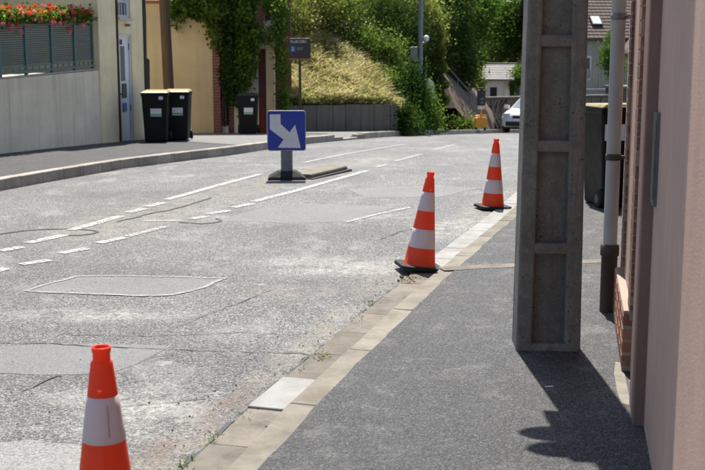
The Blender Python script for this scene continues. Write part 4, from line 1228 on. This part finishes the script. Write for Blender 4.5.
# earth bank beyond the conifer, with edging and handrail
eb = MB()
prof = [(2.6, 1.15), (3.35, .95), (3.9, .3), (4.5, -.45), (5.05, -1.15), (5.2, -1.6)]
rows = 9; vs = []
for i in range(rows + 1):
    y = 42.0 + i * .8
    for j, (x, z) in enumerate(prof): vs.append((x + i * .13 + rr.uniform(-.05, .05), y, z + i * .04 + rr.uniform(-.05, .05)))
w = len(prof); eb.add(vs, [(i * w + j, i * w + j + 1, (i + 1) * w + j + 1, (i + 1) * w + j) for i in range(rows) for j in range(w - 1)], True)
eb.add([(x + .04, 42.05, z) for x, z in prof] + [(x * .96 + .1, 41.2, min(z - .5, -.3) if j < 3 else z - .5) for j, (x, z) in enumerate(prof)], [(j, j + 6, j + 7, j + 1) for j in range(5)])
tag(eb.build('earth_bank', M['bank']), kind='structure')
hr = thing('handrail', 'thin metal handrail sloping down beside the brown earth bank', 'handrail', (3.75, 43.2, 0), 0)
p0, p1 = Vector((-.15, 0, 1.3)), Vector((1.35, 0, -.35))
mb = MB(); mb.tube([p0, p1], .022, 8); mb.build('rail', M['grey_metal'], hr)
mb = MB(); mb.tube([p0 - Vector((0, 0, .4)), p1 - Vector((0, 0, .4))], .016, 8); mb.build('rail', M['grey_metal'], hr)
for k in range(4):
    q = p0.lerp(p1, k / 3); mb = MB(); mb.tube([q - Vector((0, 0, .95)), q], .02, 8); mb.build('post', M['grey_metal'], hr)
ed = thing('bank_edging', 'sloping concrete edging at the foot of the handrail', 'edging', (3.62, 42.6, 0), 0)
q0, q1 = Vector((-.1, 0, .9)), Vector((1.5, 0, -1.05))
for k in range(6):
    a_, b_ = q0.lerp(q1, k / 6), q0.lerp(q1, (k + .94) / 6)
    mb = MB(); mb.hexa([(a_.x, -.06, a_.z - .12), (b_.x, -.06, b_.z - .12), (b_.x, .06, b_.z - .12), (a_.x, .06, a_.z - .12)], [(a_.x, -.06, a_.z + .04), (b_.x, -.06, b_.z + .04), (b_.x, .06, b_.z + .04), (a_.x, .06, a_.z + .04)])
    mb.build('edging_stone', M['board'], ed)
# whitish stub wall with ivy
sw = thing('stub_wall', 'short crumbling whitish wall end beside the grey metal pole', 'wall', (2.35, 34.3, zf(34.3)), R(20))
mb = MB(); mb.prism([(-.2, -.3), (.2, -.3), (.18, 1.2), (.1, 1.62), (-.08, 1.75), (-.2, 1.6)], -.2, .3, 'xz'); mb.build('stones', M['white_render'], sw, bevel=.03)

# stone wall, hut, temporary signal
st0, st1 = Vector((5.2, 50.0, 0)), Vector((12.5, 53.6, 0)); dd = st1 - st0
swl = thing('stone_wall', 'old brown stone wall behind the white car and the works signal', 'wall', (st0.x, st0.y, 0), math.atan2(dd.y, dd.x))
mb = MB(); mb.box(0, dd.length, 0, .5, -2.6, -.32); mb.build('masonry', M['mortar'], swl)
stm = [stone_mesh('stone', 1, .12, 1, M['stone_wall'], 80 + k, .06, .05) for k in range(4)]
z = -1.9
for row in range(5):
    x = rr.uniform(-.2, 0)
    while x < dd.length - .2:
        wd = rr.uniform(.35, .7); x1 = max(x, 0)
        place('stone', rr.choice(stm), swl, (x1 + wd / 2, -.02, z + .3), (0, 0, 0), (wd * .95, 1, .29))
        x += wd
    z += .31
mb = MB(); mb.box(-.02, dd.length, -.12, .55, -.315, -.24); mb.build('coping', M['board'], swl)
rt = MB()
for k in range(5):
    x = 1.0 + k * .16
    rt.tube([(x, -.12, -2.2), (x - .1 + k * .05, -.13, -1.6), (1.35 + rr.uniform(-.2, .2), -.13, -1.0), (1.5 + k * .2 - .3, -.14, -.4)], [.08, .06, .05, .03], 7)
iv = thing('bare_ivy_stems', 'pale bare ivy stems spreading on the stone wall', 'plant', (st0.x, st0.y, 0), math.atan2(dd.y, dd.x))
rt.build('stems', M['mortar'], iv)

def hutpart():
    t = thing('garden_hut', 'little cream garden hut with pitched slate roof above the stone wall', 'hut', (7.45, 57.0, -1.2), R(-14))
    mb = MB(); mb.box(-.62, .62, -.0, .1, -.8, 1.6); mb.build('front_wall', M['hut_wall'], t)
    mb = MB(); mb.box(-.38, -.02, -.02, .02, .62, 1.22); wi = mb.build('window', M['window_glass'], t)
    mb = MB(); mb.box(-.42, -.38, -.04, .03, .58, 1.26); mb.box(-.02, .02, -.04, .03, .58, 1.26); mb.box(-.38, -.02, -.04, .03, 1.22, 1.26); mb.box(-.42, .02, -.05, .03, .54, .58); mb.build('frame', M['hut_wall'], wi)
    for k in range(8):
        mb = MB(); mb.box(.52, .62, .1 + k * .3, .1 + k * .3 + .285, -.8, 1.6); mb.build('plank', M['plank_dark'], t)
    mb = MB(); mb.box(-.6, -.55, .1, 2.5, -.8, 1.6); mb.box(-.6, .6, 2.45, 2.5, -.8, 1.6); mb.build('back_wall', M['hut_wall'], t)
    mb = MB()                                                  # roof slopes towards the street
    mb.prism([(-.3, 1.55), (1.25, 2.3), (2.75, 1.55), (2.75, 1.63), (1.25, 2.38), (-.3, 1.63)], -.85, .85, 'yz'); rf = mb.build('roof', M['slate'], t)
    for k in range(7):
        y0 = -.34 + k * .235; z0 = 1.615 + k * .1135
        mb = MB(); mb.hexa([(-.87, y0, z0), (.87, y0, z0), (.87, y0 + .24, z0 + .116), (-.87, y0 + .24, z0 + .116)], [(-.87, y0, z0 + .025), (.87, y0, z0 + .025), (.87, y0 + .24, z0 + .126), (-.87, y0 + .24, z0 + .126)]); mb.build('slate_course', M['slate'], rf)
    mb = MB(); mb.tube([(-.87, 1.25, 2.4), (.87, 1.25, 2.4)], .06, 8); mb.build('ridge', M['board'], rf)
hutpart()

ws = thing('works_signal', 'temporary works signal with black head on a yellow battery box', 'traffic signal', (4.72, 40.6, zf(40.6) + .1), R(5))
mb = MB(); mb.prism(rounded(.21, .19, .07), -.18, .18, 'xz', Matrix.Translation((0, 0, .32))); mb.build('battery_box', M['yellow_box'], ws, bevel=.02)
mb = MB(); mb.tube([(-.2, 0, .5), (-.2, 0, .57), (.2, 0, .57), (.2, 0, .5)], .018, 8); mb.build('handle', M['yellow_box'], ws)
mb = MB(); mb.tube([(0, 0, .5), (0, 0, 1.0)], .035, 10); mb.build('mast', M['yellow_box'], ws)
mb = MB(); mb.box(-.12, .12, -.08, .08, .8, .93); mb.build('junction_box', M['hut_wall'], ws, bevel=.01)
mb = MB(); mb.box(-.14, .14, -.1, .1, .93, 1.5); hd = mb.build('head', M['black_metal'], ws, bevel=.02)
for z in (1.05, 1.18, 1.38):
    mb = MB(); mb.lathe([(.055, 0), (.055, .03), (.03, .045), (.001, .05)], 14, Matrix.Translation((0, -.1, z)) @ Matrix.Rotation(R(90), 4, 'X'), False, False); mb.build('lens', M['post_grey'] if z < 1.3 else M['door_red'], hd)
mb = MB(); mb.lathe([(.1, 1.5), (.09, 1.56), (.05, 1.6)], 12, None, True, True); mb.build('cap', M['black_metal'], hd)
for s in (-1, 1):
    mb = MB(); mb.lathe([(.06, -.03), (.075, -.02), (.075, .02), (.06, .03)], 14, Matrix.Translation((s * .16, .05, .08)) @ Matrix.Rotation(R(90), 4, 'Y'), True, True); mb.build('wheel', M['rubber'], ws)

# grey metal pole with box and white fitting
gp = thing('grey_metal_pole', 'tall grey metal lamp pole among the shrubs with small white fitting', 'pole', (2.02, 33.2, zf(33.2)), 0)
mb = MB(); mb.lathe([(.1, -.3), (.09, 1.6), (.068, 1.65), (.06, 7.5)], 16, None, True, True); mb.build('shaft', M['grey_metal'], gp)
mb = MB(); mb.lathe([(.02, 0), (.08, .02), (.085, .12), (.05, .17), (.002, .18)], 14, Matrix.Translation((.17, -.03, 2.78))); mb.tube([(.05, 0, 2.75), (.17, -.03, 2.75), (.17, -.03, 2.8)], .015, 6); mb.build('white_fitting', M['sticker'], gp)
mb = MB(); mb.box(-.3, -.09, -.08, .08, 2.2, 2.62); mb.build('box', M['grey_metal'], gp, bevel=.01)

# =================================================================== CAR
def make_car(loc, rz):
    t = thing('white_car', 'white car coming round the bend, half hidden by the concrete pole', 'car', loc, rz)
    # local: -y is the nose; loft of rounded sections along y
    def section(y, hw, zb, zs, zt, tw):
        """half-width hw, sill zb, shoulder zs, top zt at half-width tw"""
        return [(-hw * .9, y, zb), (-hw, y, zb + .12), (-hw, y, zs - .08), (-hw * .97, y, zs), (-tw, y, zt - .02), (-tw * .9, y, zt), (tw * .9, y, zt), (tw, y, zt - .02), (hw * .97, y, zs), (hw, y, zs - .08), (hw, y, zb + .12), (hw * .9, y, zb)]
    S = [(-2.02, .55, .32, .52, .60, .48), (-1.98, .72, .24, .60, .70, .62), (-1.85, .83, .2, .68, .79, .72), (-1.4, .88, .19, .80, .90, .74), (-.95, .89, .19, .88, .96, .76),
         (-.1, .895, .19, .93, .98, .78), (1.0, .895, .19, .95, 1.0, .78), (1.7, .88, .2, .97, 1.02, .76), (1.95, .82, .26, .95, 1.0, .7), (2.02, .7, .34, .8, .9, .6)]
    secs = [section(*q) for q in S]; n = 12
    mb = MB(); mb.add([p for s in secs for p in s], [(i * n + k, i * n + (k + 1) % n, (i + 1) * n + (k + 1) % n, (i + 1) * n + k) for i in range(len(secs) - 1) for k in range(n)], True)
    mb.add(secs[0], [tuple(range(n))]); mb.add(secs[-1], [tuple(reversed(range(n)))])
    body = mb.build('body', M['car_white'], t)
    C = [(-.95, .74, .95, .70), (-.25, .66, 1.40, .56), (.1, .665, 1.46, .56), (1.2, .66, 1.45, .55), (1.55, .64, 1.40, .53), (1.95, .74, 1.0, .68)]
    def cab(y, hw, zt, tw): return [(-.78, y, .93), (-tw - .06, y, zt - .1), (-tw, y, zt), (tw, y, zt), (tw + .06, y, zt - .1), (.78, y, .93)]
    sec = [[(-.78, -.98, .94), (-.76, -.98, .95), (-.7, -.98, .96), (.7, -.98, .96), (.76, -.98, .95), (.78, -.98, .94)]] + [cab(*q) for q in C[1:-1]] + [[(-.78, 1.98, .98), (-.76, 1.98, .99), (-.7, 1.98, 1.0), (.7, 1.98, 1.0), (.76, 1.98, .99), (.78, 1.98, .98)]]
    n = 6
    mb = MB(); mb.add([p for s in sec for p in s], [(i * n + k, i * n + k + 1, (i + 1) * n + k + 1, (i + 1) * n + k) for i in range(len(sec) - 1) for k in range(n - 1)], True)
    cabin = mb.build('cabin', M['car_white'], t)
    mb = MB(); e = .012
    def on(a, b, u): return a + (b - a) * u
    y0, z0, w0, y1, z1, w1 = -.93, .99, .68, -.3, 1.37, .55
    mb.add([(-w0, y0, z0 + e), (w0, y0, z0 + e), (w1, y1, z1 + e), (-w1, y1, z1 + e)], [(0, 1, 2, 3)]); mb.build('windscreen', M['car_glass'], t, fix=False)
    for s in (-1, 1):
        mb = MB(); mb.add([(s * .80, -.62, 1.0), (s * .655, -.2, 1.33), (s * .655, .55, 1.36), (s * .80, .6, 1.0)], [(0, 1, 2, 3)]); mb.build('side_window', M['car_glass'], t)
        mb = MB(); mb.add([(s * .80, .66, 1.0), (s * .655, .62, 1.36), (s * .655, 1.35, 1.33), (s * .80, 1.6, 1.02)], [(0, 1, 2, 3)]); mb.build('side_window', M['car_glass'], t)
        mb = MB(); mb.prism(rounded(.11, .075, .05), -.06, .06, 'xz', Matrix.Translation((s * 1.0, -.62, 1.03))); mb.build('mirror', M['car_white'], t, bevel=.02)
        mb = MB(); m_ = Matrix.Translation((s * .6, -1.93, .68)) @ Matrix.Rotation(R(-s * -22), 4, 'Z'); mb.prism([(-.17, -.07), (.17, -.05), (.2, .07), (-.12, .08)] if s > 0 else [(-.17, -.05), (.17, -.07), (.12, .08), (-.2, .07)], -.05, .1, 'xz', m_); mb.build('headlight', M['lamp_glass'], t, bevel=.02)
        for y in (-1.28, 1.28):
            m_ = Matrix.Translation((s * .8, y, .31)) @ Matrix.Rotation(R(90), 4, 'Y')
            mb = MB(); mb.lathe([(.2, -.1), (.29, -.1), (.31, -.07), (.31, .07), (.29, .1), (.2, .1)], 26, m_, True, True); wh = mb.build('wheel', M['rubber'], t)
            mb = MB(); mb.lathe([(.2, -.104), (.12, -.108), (.001, -.09)] if s < 0 else [(.2, .104), (.12, .108), (.001, .09)], 20, m_); mb.build('rim', M['grey_metal'], wh)
            mb = MB(); pts = [(s * .905, y + .36 * math.cos(a), .31 + .36 * math.sin(a)) for a in [R(q) for q in range(0, 181, 15)]]; mb.tube(pts, .035, 6); mb.build('wheel_arch', M['car_black'], t)
    mb = MB(); mb.box(-.62, .62, -2.06, -1.9, .26, .44); mb.build('lower_grille', M['car_black'], t, bevel=.03)
    mb = MB(); mb.box(-.36, .36, -2.05, -1.9, .56, .68); mb.build('grille', M['car_black'], t, bevel=.02)
    mb = MB(); mb.box(-.8, .8, -1.95, -1.6, .17, .25); mb.build('bumper_skirt', M['car_black'], t, bevel=.02)
    mb = MB(); mb.box(-.26, .26, -2.075, -2.058, .46, .56); mb.build('number_plate', M['sticker'], t)
    mb = MB(); mb.tube([(-.5, -.98, 1.0), (.0, -.9, 1.03)], .012, 6); mb.tube([(.1, -.98, 1.0), (.55, -.88, 1.05)], .012, 6); mb.build('wipers', M['car_black'], t)
    mb = MB(); mb.box(-.7, .7, -1.5, 1.6, .17, .3); mb.build('underbody', M['car_black'], t)
make_car((7.35, 44.6, zf(44.6)), R(-24))
bpy.data.objects['white_car'].rotation_euler = (R(-3.6) * 1.0, 0, R(-24))

# =================================================================== HOUSE SEEN BETWEEN POLE AND DRAINPIPE
fh = thing('tiled_house', 'grey rendered house with brown tiled roof and skylight beyond the pole', 'house', (15.0, 60.0, -2.4), R(6))
mb = MB(); mb.box(-4.5, 4.5, 0, 8, -.5, 5.0); mb.build('wall', M['house_grey'], fh)
slope = math.atan2(2.9, 4.3)
mb = MB(); mb.prism([(-.35, 4.78), (4, 7.8), (8.35, 4.78), (8.35, 4.9), (4, 7.95), (-.35, 4.9)], -4.8, 4.8, 'yz'); rf = mb.build('roof', M['tile'], fh)
mb = MB(); k = 0
for row in range(17):
    u0 = row / 17; y0 = -.38 + u0 * 4.35; z0 = 4.91 + u0 * 3.03
    for c_ in range(40):
        x0 = -4.82 + c_ * .241 + (.0 if row % 2 else -.0)
        mb.hexa([(x0, y0, z0 - .01), (x0 + .225, y0, z0 - .01), (x0 + .225, y0 + .27, z0 + .17), (x0, y0 + .27, z0 + .17)], [(x0, y0, z0 + .06), (x0 + .225, y0, z0 + .06), (x0 + .225, y0 + .27, z0 + .2), (x0, y0 + .27, z0 + .2)])
tag(mb.build('tile_courses', M['tile'], rf), kind='stuff')
mb = MB(); mm = Matrix.Translation((-1.75, .85, 5.86)) @ Matrix.Rotation(math.atan2(3.03, 4.35), 4, 'X')
mb.box(-.3, .3, -.42, .42, -.1, .09, mm); sk = mb.build('skylight', M['plank_dark'], rf)
mb = MB(); mb.box(-.24, .24, -.36, .36, .085, .096, mm); mb.build('pane', M['signal_lens'], sk)
mb = MB(); mb.box(1.2, 1.8, 3.4, 4.0, 7, 8.9); mb.build('chimney', M['brick_dark'], rf)
for x in (-3.2, 2.2):
    mb = MB(); mb.box(x, x + 1.0, -.03, .05, 2.7, 4.0); wi = mb.build('window', M['door_white'], fh)
    mb = MB(); mb.box(x + .08, x + .46, -.04, -.02, 2.8, 3.9); mb.box(x + .54, x + .92, -.04, -.02, 2.8, 3.9); mb.build('pane', M['window_glass'], wi)
# gable wing to the right
gwg = thing('gable_wing', 'lower house gable with plain grey wall just left of the drainpipe', 'house', (16.3, 57.5, -2.4), R(4))
mb = MB(); mb.prism([(-2.0, -.4), (2.6, -.4), (2.6, 4.2), (.3, 6.3), (-2.0, 4.2)], 0, 3.0, 'xz'); mb.build('wall', M['house_grey'], gwg)
mb = MB(); mb.prism([(-2.2, 4.02), (.3, 6.3), (2.8, 4.02), (2.8, 4.16), (.3, 6.46), (-2.2, 4.16)], -.1, 3.05, 'xz'); mb.build('roof', M['tile'], gwg)
wf = thing('white_fence', 'low white slatted fence before the tiled house', 'fence', (10.2, 56.6, -2.4), R(3))
for k in range(26):
    mb = MB(); mb.box(k * .16, k * .16 + .09, 0, .03, 2.35, 3.35); mb.build('slat', M['house_grey'], wf)
for z in (2.5, 3.1):
    mb = MB(); mb.box(-.05, 4.2, .031, .07, z, z + .07); mb.build('rail', M['house_grey'], wf)
mb = MB(); mb.box(-.1, 4.3, -.1, .25, -.5, 2.34); mb.build('base_wall', M['house_grey'], wf)
bf = thing('blue_fence', 'blue grey board fence below the white fence beyond the bend', 'fence', (9.6, 54.9, -2.4), R(6))
for k in range(22):
    mb = MB(); mb.box(k * .2, k * .2 + .185, 0, .03, -.3, 2.05 + rr.uniform(-.03, .03)); mb.build('board', M['blue_fence'], bf)
db = thing('dark_shed', 'dark flat shed wall beyond the bend above the big bin', 'shed', (13.7, 54.2, -2.5), R(4))
mb = MB(); mb.box(-.9, 2.2, 0, 1.5, -.3, 2.55); mb.build('walls', M['board'], db)
mb = MB(); mb.box(-1.0, 2.3, -.15, 1.6, 2.55, 2.66); mb.build('roof', M['slate'], db)

# =================================================================== VEGETATION
def S(px, py, y, rpx, rpy, depth=None):
    """ellipsoid whose middle stands where the photo shows it at distance y"""
    p = P(px, py, y); k = y / FPX
    return (p.x, p.y, p.z, rpx * k, depth if depth else (rpx + rpy) * .5 * k, rpy * k)
def gz_(x, y): return max(hill_h(x, y), zf(y)) if (x < 6 and y > 28.8) else zf(y)
def bush(name, label, blobs, n, size, mat, seed, cat='shrub', group='shrubs on the bank', **kw):
    x = sum(b[0] for b in blobs) / len(blobs); y = sum(b[1] for b in blobs) / len(blobs)
    return tree(name, label, (x, y, min(gz_(x, y), min(b[2] - b[5] * .8 for b in blobs))), 3, blobs, n, size, mat, seed, group, kw.pop('trunk_r', .05), cat=cat, **kw)

# creepers at the gate
def creeper(label, blobs, n, size, mat, seed, stem):
    t = thing('creeper', label, 'climbing plant', stem[0], 0, 'creepers over the garden wall')
    b = Vector(stem[0])
    crown('foliage', [(q[0] - b.x, q[1] - b.y, q[2] - b.z, *q[3:]) for q in blobs], n, size, mat, t, seed, .8, .13, 24, .2, .8, .2)
    mb = MB(); mb.tube([Vector(p) - b for p in stem], [.045, .035, .02] if len(stem) == 3 else .03, 7); mb.build('stem', M['bark'], t)
    return t
yv = 26.75
creeper('green creeper spilling over the left top of the beige garden wall', [S(178, 4, yv, 12, 7, .25), S(195, 8, yv, 16, 11, .3), (S(212, 8, yv, 14, 14, .3)), S(216, 28, yv, 6, 18, .16), S(174, 16, yv, 5, 8, .12), S(200, -12, yv, 30, 10, .4)], 5200, .085, M['leaf_creeper'], 101, [(-3.75, 27.3, -.3), (-3.8, 27.3, 1.5), (-4.0, 27.1, 3.2)])
creeper('dark ivy column hanging beside the brick pier of the gate', [S(228, 20, 26.9, 9, 40, .22), S(229, 60, 26.9, 9, 36, .2), S(234, 82, 26.9, 7, 22, .16), S(226, -15, 27, 14, 20, .3)], 9000, .075, M['leaf_ivy'], 102, [(-3.12, 27.1, -.3), (-3.1, 27.05, 1.5), (-3.1, 27.0, 3.0)])
creeper('leafy creeper curtain above the black bin and the gate', [S(243, 12, 26.85, 11, 26, .3), S(245, 46, 26.85, 9, 24, .25), S(243, 74, 26.85, 6, 18, .2), S(254, 34, 26.85, 6, 9, .2), S(250, 66, 26.85, 4, 12, .15), S(252, -14, 27, 16, 14, .3)], 9500, .08, M['leaf_creeper'], 103, [(-2.75, 27.15, -.3), (-2.75, 27.1, 1.4), (-2.6, 27.0, 3.0)])
creeper('pale green creeper trailing down the right edge of the gate', [S(270, 35, 26.8, 6, 6, .12), S(281, 16, 27.0, 6, 24, .3), S(282.5, 60, 27.1, 3, 34, .2), S(284, 105, 27.2, 3, 24, .2), S(268, 3, 27.6, 5, 6, .15)], 3000, .075, M['leaf_creeper'], 104, [(-1.75, 27.3, -.3), (-1.75, 27.25, 1.4), (-1.8, 27.2, 2.8)])

bush('leafy_shrub', 'light green loose shrub behind the stop board at the gate corner', [S(297, 14, 32.0, 18, 24), S(322, 6, 32.8, 20, 22), S(300, -8, 33.5, 26, 20)], 9000, .085, M['leaf_olive'], 111)
bush('leafy_shrub', 'tall mid green shrub at the crest of the dry grass bank', [S(340, 22, 33.5, 22, 30), S(356, 48, 33.2, 18, 28), S(335, -10, 34.5, 30, 24), S(372, 70, 33.0, 16, 22)], 15000, .085, M['leaf_green'], 112)
bush('leafy_shrub', 'arching green shrub sloping down to the end of the retaining wall', [S(385, 88, 32.0, 14, 18), S(372, 52, 33.4, 18, 22), S(392, 60, 33.5, 14, 24)], 8500, .08, M['leaf_green'], 113)
bush('dark_shrub', 'dense dark shrub between the grass bank and the grey metal pole', [S(398, 55, 35.0, 22, 50), S(384, 25, 35.5, 24, 36), S(405, 95, 34.0, 16, 34), S(412, 40, 36, 18, 50)], 19000, .085, M['leaf_dark'], 114)
bush('ivy_shrub', 'dark ivy clump reaching the pavement below the grey metal pole', [S(404, 105, 31.8, 11, 26, .5), S(417, 112, 32.0, 9, 20, .4), S(412, 84, 32.2, 10, 20, .5), S(404, 119, 29.8, 9, 15, .35), S(412, 126, 30.4, 9, 8, .4)], 12500, .07, M['leaf_ivy'], 115, width=.85)
bush('ivy_shrub', 'bright green ivy over the whitish wall stub', [S(428, 112, 33.4, 7, 19, .3), S(433, 122, 33.6, 6, 10, .3), S(424, 90, 33.3, 4, 8, .2)], 4200, .065, M['leaf_creeper'], 116, width=.85)
bush('leafy_shrub', 'yellow green shrub top overhanging behind the grey metal pole', [S(395, 8, 36.5, 28, 24), S(418, 14, 37, 22, 28), S(432, 28, 37.5, 14, 24), S(375, -8, 37, 26, 18)], 14000, .09, M['leaf_olive'], 117)
# conifer
cf = thing('conifer', 'dark conical conifer right of the grey metal pole', 'conifer', (2.75, 37.2, zf(37.2)), 0)
rg = np.random.default_rng(120); n = 17000
hz = rg.uniform(0.05, 1, n) ** .8; rad = (1 - hz) ** .6 * .6 * (.75 + .25 * np.sin(hz * 40 + rg.uniform(0, 1, n))) * rg.uniform(.55, 1.05, n); aa = rg.uniform(0, 2 * PI, n)
pos = np.stack([rad * np.cos(aa), rad * np.sin(aa), .45 + hz * 3.5], 1)
ax = np.stack([np.cos(aa) * .7, np.sin(aa) * .7, np.full(n, 1.1)], 1)
place('crown', quads_mesh('crown', leaves(rg, pos, .13, .28, .1, 0, ax), np.clip(hz * .6 + rg.uniform(.1, .5, n), 0, 1), M['needle']), cf)
mb = MB(); mb.tube([(0, 0, -.2), (0, 0, 1.5), (0, 0, 3.6)], [.1, .07, .02], 8); mb.build('trunk', M['bark'], cf)

def bigtree(label, base, blobs, n, size, mat, seed, tr=.16, name='broadleaf_tree', **kw): return tree(name, label, base, 8, blobs, n, size, mat, seed, 'trees beyond the bend', tr, clump=.36, **kw)
bigtree('dark leaved tree behind the conical conifer', (3.6, 44.5, zf(44.5)), [S(446, 30, 44.5, 18, 34), S(462, 52, 45, 18, 28), S(452, 0, 45.5, 24, 22), S(440, 55, 44, 12, 24), S(468, 78, 45, 12, 16)], 17000, .12, M['leaf_dark'], 131)
bigtree('bright green tree spreading above the earth bank', (4.6, 47.5, zf(47.5)), [S(462, 18, 47.5, 20, 22), S(476, 34, 48, 16, 18), S(458, 42, 47, 14, 18), S(480, 8, 48, 18, 16), S(448, 6, 47, 16, 20)], 15000, .13, M['leaf_bright'], 132)
bigtree('thin stemmed green tree behind the garden hut', (8.4, 66, -2.4), [S(505, 32, 66, 22, 16), S(520, 48, 66, 18, 14), S(490, 14, 66, 18, 16), S(515, 8, 67, 24, 18), S(535, 25, 66, 22, 26), S(500, 52, 65, 10, 8)], 17000, .16, M['leaf_bright'], 133, .2)
bush('leafy_shrub', 'yellowish shrub showing behind the handrail', [S(468, 88, 51.5, 8, 14), S(476, 80, 52, 7, 12), S(466, 72, 51, 8, 12)], 4200, .11, M['leaf_olive'], 134, group='shrubs by the hut')
bush('leafy_shrub', 'green shrub against the planked side of the hut', [S(516, 82, 57.0, 7, 11), S(521, 74, 57.2, 6, 9)], 2600, .1, M['leaf_creeper'], 135, group='shrubs by the hut')
bush('leafy_shrub', 'weedy clump at the foot of the earth bank', [S(459, 125, 41.0, 6, 4), S(467, 124, 41.3, 5, 4)], 1800, .08, M['leaf_green'], 136, group='shrubs by the hut')
bush('leafy_shrub', 'sunlit light green bush between tiled house and drainpipe', [S(608, 58, 52.6, 8, 14), S(613, 44, 52.8, 7, 12), S(616, 66, 52.6, 8, 16)], 3800, .11, M['leaf_bright'], 137, group='shrubs by the hut')
bk = [(460, 70, 'leaf_green', 'broad green tree far behind the earth bank'), (420, 62, 'leaf_dark', 'dark tree far behind the yellow green shrub'), (360, 58, 'leaf_green', 'tall tree at the back above the dry grass bank'),
      (310, 56, 'leaf_dark', 'dark tree at the back behind the stop board'), (548, 78, 'leaf_green', 'big tree far back behind the concrete pole'), (500, 82, 'leaf_dark', 'large dark tree at the back behind the hut'), (640, 84, 'leaf_green', 'tree far back behind the tiled house')]
for k, (px, y, mt, lb) in enumerate(bk):
    x = (px - CXP) / FPX * y; b = gz_(x, y)
    bl_ = [(x + rr.uniform(-1.6, 1.6), y + rr.uniform(-1, 1), b + z, rr.uniform(1.7, 2.5), rr.uniform(1.5, 2.2), rr.uniform(1.2, 1.8)) for z in (1.8, 3, 3.2, 4.6, 5, 6, 7)]
    bigtree(lb, (x, y, b), bl_, 11000, .24, M[mt], 150 + k, .22)
# low white blob flowers in the shrub
